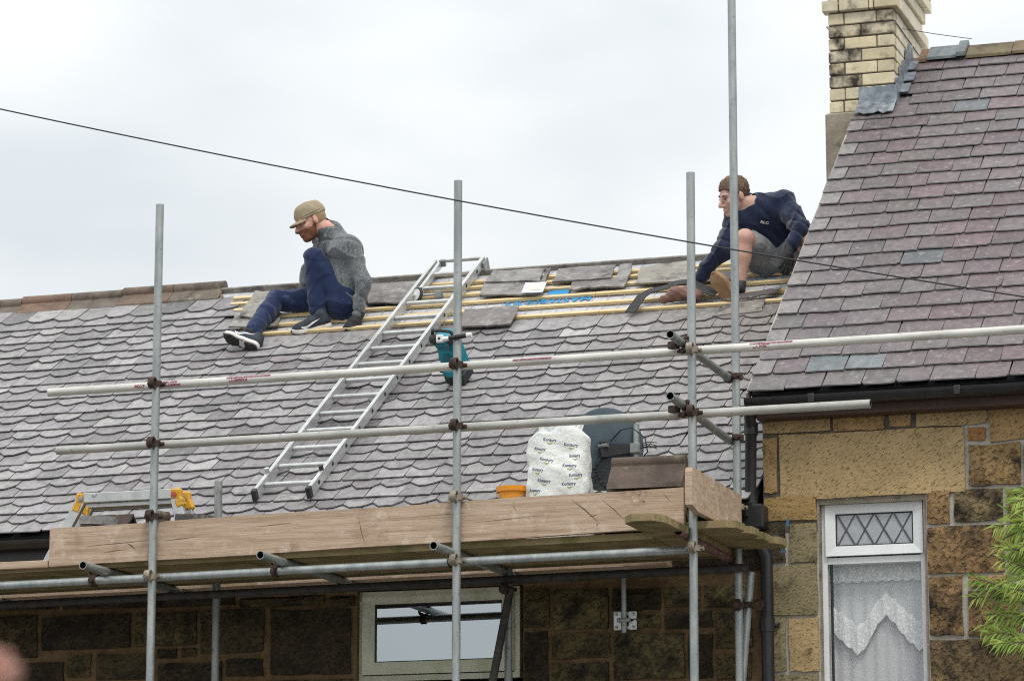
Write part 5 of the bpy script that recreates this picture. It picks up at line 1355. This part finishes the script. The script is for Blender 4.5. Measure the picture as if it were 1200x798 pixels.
def jumper(p):
    d = trunk(P1, p, .008)
    cut = p@npv(V((.12, 0, 1)))-float(npv(V((.12, 0, 1)))@npv(mid(P1['lhip'], P1['rhip'])))+.02
    d = smx(d, -cut-.03, .02)
    for s_ in 'lr':
        a_, c_, w_ = npv(P1[s_+'sh']), npv(P1[s_+'el']), npv(mid(P1[s_+'el'], P1[s_+'wr'], .93))
        e = chain(p, [a_, c_, w_], [.060, .054, .042], .03)
        u1 = np.clip(((p-a_)@(c_-a_))/float((c_-a_)@(c_-a_)), 0, 1); q1 = a_+u1[:, None]*(c_-a_); u2 = np.clip(((p-c_)@(w_-c_))/float((w_-c_)@(w_-c_)), 0, 1); q2 = c_+u2[:, None]*(w_-c_)
        up_ = vlen(p-q1) < vlen(p-q2); off = np.where(up_[:, None], p-q1, p-q2); along = np.where(up_, u1*vlen(c_-a_), vlen(c_-a_)+u2*vlen(w_-c_))
        side = off@npv(RT); e = e-.0026*np.exp(-(side/.016)**2)*(.6+.8*np.sin(along*2*pi/.042+np.sign(side)*1.2))+.003*np.exp(-((np.abs(side)-.026)/.006)**2)
        e = e-.0014*np.maximum(0, np.sin(along*2*pi/.012))*(along > vlen(c_-a_)+vlen(w_-c_)-.06)
        d = sm(d, e, .05)
    e = rc(p, npv(P1['neck'])+np.array((0, 0, -.02), np.float32), npv(mid(P1['neck'], H1 @ V((0, -.03, -.05)), .56)), .080, .072); d = sm(d, e, .02)
    nk = rc(p, npv(mid(P1['neck'], H1 @ V((0, -.03, -.05)), .5)), npv(H1 @ V((0, -.02, .0))), .060, .058); d = np.maximum(d, -(nk-.004))
    return d+wob(p, 24, .004)+wrk(p, 13, .012, .3)
lo, hi = bounds([P1[k] for k in ('lsh', 'rsh', 'lel', 'lwr', 'rel', 'rwr', 'lhip', 'rhip', 'neck')], .17)
sdf_obj('jumper', jumper, lo, hi, .0068, m_knit, man1)
def trousers(P, p, leg=.0, hem=.95, kk=(.108, .074, .062)):
    d = None
    for s_ in 'lr':
        d = chain(p, [npv(P[s_+'hip']), npv(P[s_+'kn'])], list(kk)[:2], .02, d)
    e = rc(p, npv(P['lhip']), npv(P['rhip']), .116, .116); d = sm(d, e, .04)
    for s_ in 'lr': d = sm(d, rc(p, npv(P[s_+'hip']), npv(mid(P[s_+'hip'], P['waist'+s_], .35)), .122, .118), .04)
    for s_ in 'lr':
        k_, h_ = P[s_+'kn'], mid(P[s_+'kn'], P[s_+'an'], hem)
        d = sm(d, chain(p, [npv(k_), npv(mid(k_, h_, .45)), npv(h_)], [kk[1], kk[1]*.92, kk[2]], .02), .008)
    return d+wob(p, 22, .004)+wrk(p, 17, .006, .7)
lo, hi = bounds([P1[k] for k in ('lhip', 'rhip', 'lkn', 'rkn', 'lan', 'ran')], .16)
sdf_obj('trousers', lambda p: trousers(P1, p, hem=.93), lo, hi, .0068, m_jean, man1)
# cap
def cap_fn(q):
    d = ell(q, (0, -.014, .050), (.086, .112, .100)); d = smx(d, q[:, 2]-.138-.02*q[:, 1], .022); d = smx(d, .030-.04*q[:, 1]-q[:, 2], .004)
    return d+wob(q, 60, .0018)
def brim_fn(q):
    rise = .035-1.4*q[:, 0]**2*3-.22*(q[:, 1]-.08)
    e2 = np.sqrt((q[:, 0]/.078)**2+((q[:, 1]-.055)/.100)**2)-1
    return smx(smx(e2*.07, np.abs(q[:, 2]-rise)-.005, .004), .05-q[:, 1], .004)
TC = M.Rotation(rad(-2), 4, 'X')
o = sdf_obj('cap', cap_fn, (-.11, -.14, 0), (.11, .12, .15), .005, m_khaki, man1, H1 @ TC)
sdf_obj('brim', brim_fn, (-.11, .03, -.05), (.11, .18, .07), .0035, m_khakid, o, H1 @ TC)
b = B(); b.tube([H1 @ V((.088*cos(t), -.012+.106*sin(t), .052-.05*sin(t)*.2)) for t in [2*pi*k/24 for k in range(25)]], .003, 6); b.obj('cap_band', m_khakid, o)
def beard_fn(q):
    d = head_fn(q)-.006
    reg = np.maximum(q[:, 2]+.034-.35*np.clip(.03-q[:, 1], 0, .1)*2.0, -(q[:, 1]+.004)); d = smx(d, reg, .012)
    mouth = ell(q, (0, .10, -.066), (.02, .02, .007)); return np.maximum(d, -mouth)+wob(q, 190, .0016)
sdf_obj('beard', beard_fn, (-.09, -.03, -.14), (.09, .14, .03), .0045, m_ginger, man1, H1)
def hair1_fn(q):
    d = ell(q, (0, -.014, .03), (.080, .102, .094)); reg = np.maximum(q[:, 1]-.012, -q[:, 2]-.045); d = smx(d, reg, .01); d = smx(d, q[:, 2]-.05, .01); return d+wob(q, 180, .0014)
sdf_obj('hair', hair1_fn, (-.1, -.14, -.08), (.1, .06, .08), .005, m_fair, man1, H1)
for sx_ in (-1, 1):
    b = B(); b.lathe([(.0, -.006), (.005, -.004), (.0065, 0), (.005, .004), (.0, .006)], H1 @ T(sx_*.031, .090, .007), 10); b.obj('eye', m_eye, man1, smooth=True)
    b = B(); b.tube([H1 @ V((sx_*.014, .0935, .024)), H1 @ V((sx_*.032, .092, .029)), H1 @ V((sx_*.048, .080, .024))], .0045, 6); b.obj('eyebrow', m_ginger, man1, smooth=True)
def glove(P, s_, parent):
    Hm = P[s_+'hand']; cu = P.get(s_+'curl', .4); sd = P.get(s_+'side', 1)
    def f_(q):
        d = hand_fn(q, cu, side=sd)-.004; return sm(d, rc(q, (0, -.045, 0), (0, -.01, 0), .034, .032), .01)
    sdf_obj('glove', f_, (-.1, -.09, -.12), (.1, .19, .06), .0042, m_glove, parent, Hm)
glove(P1, 'l', man1)
def shoe(parent, heel, toe, up, mu, ms, mt, hi_=0, swoosh=True, scale=1.0, side=1):
    f_ = (V(toe)-V(heel)).normalized(); mw = look(f_, up, heel) @ M.Scale(scale, 4)
    o = sdf_obj('shoe' if swoosh else 'boot', lambda q: shoe_upper(q, hi_), (-.07, -.02, 0), (.07, .31, .2), .0055, mu, parent, mw)
    sdf_obj('sole', shoe_sole, (-.07, -.02, -.01), (.07, .31, .06), .005, ms, o, mw)
    if mt:
        def outsole(q):
            z = q[:, 2]; y = q[:, 1]; rise = .02*np.clip((y-.2)/.08, 0, 1)**2
            d2 = chain(np.c_[q[:, 0], q[:, 1], q[:, 0]*0], [(0, .036, 0), (0, .13, 0), (0, .215, 0), (0, .25, 0)], [.035, .030, .043, .031], .02)
            gap_ = .004*np.sin(y*170)*np.sign(np.sin(q[:, 0]*150+.5)); waist = np.maximum(np.abs(y-.125)-.022, np.abs(q[:, 0])-.03)
            return smx(np.maximum(d2, -waist), np.abs(z+.002-rise)-.006-gap_, .003)
        sdf_obj('outsole', outsole, (-.07, -.02, -.02), (.07, .31, .05), .0045, mt, o, mw)
    if swoosh:
        for sd in (-1, 1):
            b = B(); up_ = []; lo_ = []
            for k in range(11):
                t = k/10; y = .205-.145*t; zc = .045-.012*sin(pi*min(1, t*1.6))*(1-t)+.035*t**1.5; w_ = .010*sin(pi*min(1, .12+t*.88))**.8*(1-t*.55)
                up_.append((y, zc+w_)); lo_.append((y, zc-w_))
            ring = [(y, z) for y, z in up_]+[(y, z) for y, z in reversed(lo_)]
            def surf(y, z):
                lo_x, hi_x = .005, .07
                q = np.array([[sd*x_, y, z] for x_ in np.linspace(.01, .07, 60)], np.float32); v_ = shoe_upper(q, hi_); i_ = int(np.argmax(v_ > 0)); return sd*(float(np.abs(q[i_, 0]))+.0012)
            vs = [mw @ V((surf(y, z), y, z)) for y, z in up_]+[mw @ V((surf(y, z), y, z)) for y, z in lo_]
            b.add(vs, [(i, i+1, 12+i, 11+i) for i in range(10)]); b.obj('swoosh', m_white, o)
    b = B()
    for k in range(4):
        y = .11+.024*k; z = .100-.010*k
        b.tube([mw @ V((-.026, y, z-.012)), mw @ V((0, y+.004, z+.002)), mw @ V((.026, y, z-.012))], .0032*scale, 6)
    b.obj('laces', m_white if swoosh else m_bsole, o)
    return o
# left shoe flat on the battens, right shoe tipped up on its heel
shoe(man1, at(389, 383, 3.69), at(342, 394, 3.62), V((.1, -.25, 1)), m_shoe, m_sole, m_tread)
onr = lambda px, py, h: L(*onL(px, py, h), h)
heel = onr(302, 409, .035); toe = onr(256, 393, .135)
shoe(man1, heel, toe, V((.30, .80, .85)), m_shoe, m_sole, m_tread)
for s_, k in (('l', .0), ('r', .0)):
    b = B(); a_, c_ = P1[s_+'kn'], P1[s_+'an']; b.tube([mid(a_, c_, .86), mid(a_, c_, 1.06)], .043, 12); b.obj('sock', m_rubber, man1, smooth=True)

# man crouching on the right: navy fleece, grey shorts -------------------------
man2 = empty('person', at(905, 324, 4.2), 'brown haired man in navy fleece and grey shorts crouching beside the verge', 'person')
P2 = dict(rhip=at(897, 303, 4.05), lhip=at(921, 303, 4.10), rkn=at(873, 279, 3.72), ran=at(866, 342, 3.74), lkn=at(950, 284, 3.74), lan=at(960, 345, 3.84), kr=.060,
          rsh=at(864, 255, 3.90), lsh=at(918, 238, 3.90), rel=at(846, 294, 3.78), rwr=at(818, 328, 3.80), lel=at(940, 270, 3.74), lwr=at(925, 291, 3.66), neck=at(886, 240, 3.88), bow=V((.02, .02, .02)))
trunk_pts(P2)
hf = (-RT*.90-FW*.42).normalized(); hf = (hf*cos(rad(17))-V((0, 0, 1))*sin(rad(17)))
P2['head'] = look(hf, (.16, 0, 1), at(860.5, 231, 3.82)) @ M.Scale(1.06, 4); H2 = P2['head']
hd = (V(at(921, 312, 3.62))-V(P2['lwr'])).normalized(); P2['lhand'] = look(hd, -FW*.8+RT*.5, V(P2['lwr'])+hd*.03); P2['lcurl'] = .25; P2['lside'] = 1
hd = (V(at(806, 338, 3.78))-V(P2['rwr'])).normalized(); P2['rhand'] = look(hd, (0, -.4, .8), V(P2['rwr'])+hd*.02); P2['rcurl'] = .7; P2['rside'] = -1
fn, lo, hi = person_mesh(P2, man2); sdf_obj('body', fn, lo, hi, .0068, m_skinp, man2)
def fleece(p):
    d = trunk(P2, p, .014)
    hipm = npv(mid(P2['lhip'], P2['rhip'])); axis = npv((mid(P2['lsh'], P2['rsh'])-mid(P2['lhip'], P2['rhip'])).normalized())
    cut = (p-hipm)@axis; d = smx(d, -(cut-.03), .02)
    for s_ in 'lr': d = sm(d, chain(p, [npv(P2[s_+'sh']), npv(P2[s_+'el']), npv(mid(P2[s_+'el'], P2[s_+'wr'], .88 if s_ == 'l' else .98))], [.080, .064, .048], .025), .03)
    e = rc(p, npv(P2['neck'])+np.array((0, 0, -.02), np.float32), npv(mid(P2['neck'], H2 @ V((0, -.03, -.05)), .62)), .082, .074); d = sm(d, e, .02)
    nk = rc(p, npv(mid(P2['neck'], H2 @ V((0, -.03, -.05)), .35)), npv(H2 @ V((0, .01, -.02))), .062, .060); d = smx(d, -(nk-.004), .012)
    return d+wob(p, 24, .005)+wrk(p, 14, .011, 2.1)
lo, hi = bounds([P2[k] for k in ('lsh', 'rsh', 'lel', 'lwr', 'rel', 'rwr', 'lhip', 'rhip', 'neck')], .17)
sdf_obj('fleece', fleece, lo, hi, .0068, m_fleece, man2)
def shorts(p):
    d = None
    for s_ in 'lr':
        a_, c_ = P2[s_+'hip'], P2[s_+'kn']; d = chain(p, [npv(a_), npv(mid(a_, c_, .60))], [.120, .100], .02, d)
    d = sm(d, rc(p, npv(P2['lhip']), npv(P2['rhip']), .126, .126), .04)
    for s_ in 'lr':
        d = sm(d, rc(p, npv(P2[s_+'hip']), npv(mid(P2[s_+'hip'], P2['waist'+s_], .5)), .124, .118), .04)
        a_, c_ = npv(P2[s_+'hip']), npv(P2[s_+'kn']); ax_ = (c_-a_)/np.linalg.norm(c_-a_); d = np.where(((p-a_)@ax_) > .80*np.linalg.norm(c_-a_), np.maximum(d, ((p-a_)@ax_)-.80*np.linalg.norm(c_-a_)), d) if False else d
    return d+wob(p, 26, .005)+wrk(p, 15, .009, 1.)
lo, hi = bounds([P2[k] for k in ('lhip', 'rhip', 'lkn', 'rkn')], .17)
sdf_obj('shorts', shorts, lo, hi, .0068, m_short, man2)
def hair2_fn(q):
    d = ell(q, (0, -.014, .046), (.083, .106, .096)); reg = np.maximum(q[:, 1]-.022-1.75*np.clip(q[:, 2]-.030, 0, .2)-.010*np.sin(q[:, 0]*60), -q[:, 2]-.060-.2*q[:, 1]); d = smx(d, reg, .012)
    side = np.maximum(np.maximum(np.abs(q[:, 1]+.002)-.020, np.abs(q[:, 2]+.005)-.03), 0); 
    ear = ell(q, (.078, -.006, -.008), (.03, .022, .036)); ear2 = ell(q, (-.078, -.006, -.008), (.03, .022, .036)); d = np.maximum(d, -np.minimum(ear, ear2))
    return d+wob(q, 90, .005)+wob(q, 170, .0025, 2.)
sdf_obj('hair', hair2_fn, (-.11, -.15, -.09), (.11, .13, .17), .005, m_brown, man2, H2)
for sx_ in (-1, 1):
    b = B(); b.lathe([(.0, -.006), (.005, -.004), (.0065, 0), (.005, .004), (.0, .006)], H2 @ T(sx_*.031, .090, .007), 10); b.obj('eye', m_eye, man2, smooth=True)
    b = B(); b.tube([H2 @ V((sx_*.014, .0935, .026)), H2 @ V((sx_*.032, .092, .031)), H2 @ V((sx_*.048, .080, .026))], .004, 6); b.obj('eyebrow', m_brown, man2, smooth=True)
glove(P2, 'l', man2); glove(P2, 'r', man2)
shoe(man2, at(866, 366, 3.72), at(841, 332, 3.60), (RT*.58+FW*.80+V((0, 0, .05))), m_boot, m_bsole, None, .03, False, 1.12)
shoe(man2, at(966, 356, 3.92), at(945, 366, 3.75), V((0, -.2, 1)), m_boot, m_bsole, None, .03, False, 1.0)
for s_ in 'lr':
    b = B(); a_, c_ = P2[s_+'kn'], P2[s_+'an']; b.tube([mid(a_, c_, .80), mid(a_, c_, 1.05)], .044, 12); b.obj('sock', m_rubber, man2, smooth=True)
p = at(896, 261, 3.70)
bvf = BVHTree.FromPolygons([world_of(man2) @ v.co for v in [o for o in COL.objects if o.name.startswith('fleece')][0].data.vertices], [q.vertices[:] for q in [o for o in COL.objects if o.name.startswith('fleece')][0].data.polygons])
def on_fleece(q):
    d = (q-CAM).normalized(); hit = bvf.ray_cast(CAM, d); return hit[0]-d*.003 if hit[0] else q
fr_ = frame(p, RT, UP, -FW)
fl = [o for o in COL.objects if o.name.startswith('fleece')][0]
text_mesh('RLC', .024, m_white, fl, fr_ @ M.Rotation(rad(-8), 4, 'Z'), 'embroidered_logo', 1.3, on_fleece, bold=.001)

# tool belt on the battens ------------------------------------------------------
belt = empty('tool_belt', L(*onL(785, 352), .05), 'brown leather tool pouch on a black belt lying across the battens', 'tool belt')
def ribbon(pts, w, m, name, parent, t=.006):
    b = B(); P_ = [V(q) for q in pts]; vs = []
    for i, q in enumerate(P_):
        d = (P_[min(i+1, len(P_)-1)]-P_[max(i-1, 0)]).normalized(); n_ = V((0, -sin(PL), cos(PL))); s_ = d.cross(n_).normalized()*w/2; n2 = s_.cross(d).normalized()*t/2
        vs += [q-s_-n2, q+s_-n2, q+s_+n2, q-s_+n2]
    fs = []
    for i in range(len(P_)-1):
        for k in range(4): fs.append((i*4+k, i*4+(k+1) % 4, i*4+4+(k+1) % 4, i*4+4+k))
    fs += [(3, 2, 1, 0), tuple(len(vs)-4+k for k in range(4))]
    b.add(vs, fs); return b.obj(name, m, parent, smooth=False)
hs = lambda px, py, h: L(*onL(px, py, h), h)
ribbon([hs(738, 366, .05), hs(744, 358, .07), hs(752, 347, .09), hs(762, 341, .10), hs(775, 338, .11), hs(786, 335, .12)], .075, m_strap, 'strap', belt)
ribbon([hs(784, 334, .12), hs(797, 331, .12), hs(808, 330, .12), hs(816, 334, .10), hs(830, 341, .08), hs(840, 344, .07)], .085, m_strap, 'strap', belt)
pc = V((*onL(797, 345, .08), .075))
def pouch(q): return chain(q, [(-.11, -.03, -.01), (-.03, 0, .01), (.07, .02, .015)], [.03, .045, .042], .03)+wob(q, 45, .007)
sdf_obj('pouch', lambda q: sm(pouch(q), ell(q, (.10, -.01, 0), (.06, .05, .035)), .02), (-.2, -.12, -.1), (.2, .12, .1), .007, m_leather, belt, ML @ T(*pc))
# clear sleeve with a printed card on the slates
sl_ = empty('document_wallet', hs(628, 338, .07), 'clear plastic wallet holding a printed card on the loose slates', 'plastic wallet')
c4 = [hs(611, 344, .068), hs(636, 343, .068), hs(641, 331.5, .072), hs(616, 332, .072)]
nrm = V((0, -sin(PL), cos(PL)))
b = B(); b.hexa([*c4, *[q+nrm*.006 for q in c4]]); b.obj('sleeve', m_clear, sl_)
def lerp4(u, v): return c4[0].lerp(c4[1], u).lerp(c4[3].lerp(c4[2], u), v)
b = B(); b.add([lerp4(u, v)+nrm*.008 for u, v in ((.2, .2), (.85, .2), (.85, .85), (.2, .85))], [(0, 1, 2, 3)]); b.obj('card', m_paper, sl_)
b = B(); b.add([lerp4(u, v)+nrm*.010 for u, v in ((.48, .25), (.68, .25), (.68, .75), (.48, .75))], [(0, 1, 2, 3)]); b.obj('printed_panel', m_white, sl_)

# ------------------------------------------------------------------ leafy shrub at the right
shrub = empty('acer_shrub', (3.35, .75, 0), 'bright green feathery shrub reaching in front of the right stone wall', 'shrub')
b = B(); trunkp = [(3.35, .75, 0), (3.38, .74, 1.2), (3.33, .75, 2.4), (3.30, .76, 3.3)]
b.tube(trunkp, .03, 8, rs=[.045, .035, .026, .012]); lv = B(); rl = random.Random(5)
def frond(p0, p1, n, ln):
    p0, p1 = V(p0), V(p1); m_ = mid(p0, p1)+V((0, 0, .05)); ps = []
    for k in range(9): t = k/8; ps.append(p0*(1-t)**2+m_*2*t*(1-t)+p1*t*t)
    b.tube(ps, .004, 5, rs=[.006-.0005*k for k in range(9)])
    for k in range(n):
        t = .15+.85*k/n; i = min(7, int(t*8)); q = ps[i].lerp(ps[i+1], t*8-i); d = (ps[i+1]-ps[i]).normalized()
        for sd in (-1, 1):
            side = d.cross(V((rl.uniform(-.4, .4), -1, rl.uniform(-.2, .4)))).normalized()*sd
            dr = (d*rl.uniform(.7, 1.2)+side*rl.uniform(.5, 1.0)+V((0, rl.uniform(-.35, .35), -.35+rl.uniform(-.3, .3)))).normalized(); l_ = ln*rl.uniform(.45, 1.2)*(1-.25*t); w_ = dr.cross(V((rl.uniform(-.3, .3), -1, rl.uniform(-.3, .3)))).normalized()*rl.uniform(.004, .007)
            a_ = q; bb_ = q+dr*l_*.45+V((0, 0, .004)); cc_ = q+dr*l_+V((0, 0, -.012))
            lv.add([a_, bb_-w_, cc_, bb_+w_], [(0, 1, 2, 3)])
tips = [(1134, 676), (1138, 700), (1150, 735), (1160, 745), (1165, 618), (1168, 640), (1172, 655), (1178, 600), (1185, 590), (1192, 578), (1175, 632), (1185, 690), (1190, 720), (1180, 668), (1198, 610), (1196, 640), (1200, 700), (1188, 752)]
for px, py in tips+[(px+rl.uniform(-6, 26), py+rl.uniform(-22, 22)) for px, py in tips]:
    yy_ = .75+rl.uniform(-.14, .10); p1 = at(px, py, yy_); st = V((p1.x+rl.uniform(.24, .36), .75+rl.uniform(-.05, .05), p1.z-rl.uniform(-.10, .16)))
    frond(st, p1, 17, .11)
for k in range(75):
    st = V((rl.uniform(3.22, 3.5), rl.uniform(.65, .85), rl.uniform(3.0, 4.15))); frond(st, st+V((rl.uniform(-.25, .3), rl.uniform(-.25, .2), rl.uniform(-.12, .16))), 13, .11)
for k in range(10): 
    z = 2.6+.15*k; b.tube([(3.32, .75, z-.3), (3.30+rl.uniform(-.1, .15), .75+rl.uniform(-.1, .1), z)], .007, 5)
b.obj('trunk', m_bark, shrub, smooth=True); lv.obj('crown', m_leaf, shrub)['kind'] = 'stuff'

# out-of-focus pink bloom close to the camera, bottom-left corner
def near(px, py, dist): return CAM+(FW+RT*((px-600)/FPX)+UP*((399-py)/FPX))*dist
fc = near(-17, 806, 2.0)
flw = empty('pink_flower', fc, 'blurred pink flower close to the camera at bottom left', 'flower')
b = B()
for k in range(13):
    a_ = 2*pi*k/13*2.4; tl_ = rad(25+4.5*k); d = V((cos(a_)*cos(tl_), sin(a_)*cos(tl_), sin(tl_))); s_ = d.cross(V((0, 0, 1))).normalized(); u_ = s_.cross(d)
    vs = []; 
    for j in range(5):
        for i in range(5):
            u = (i-2)/2; t = j/4; vs.append(fc+d*(.004+.022*t)+s_*u*.013*sin(pi*(.12+.75*t))+u_*(-.004*u*u+.006*t*t))
    b.add(vs, [(j*5+i, j*5+i+1, j*5+i+6, j*5+i+5) for j in range(4) for i in range(4)])
b.obj('petals', m_petal, flw, smooth=True)
b = B(); b.tube([fc, fc+V((.004, .0, -.15)), (fc.x+.02, fc.y, 0.0)], .0025, 6); b.obj('stem', m_leaf, flw)
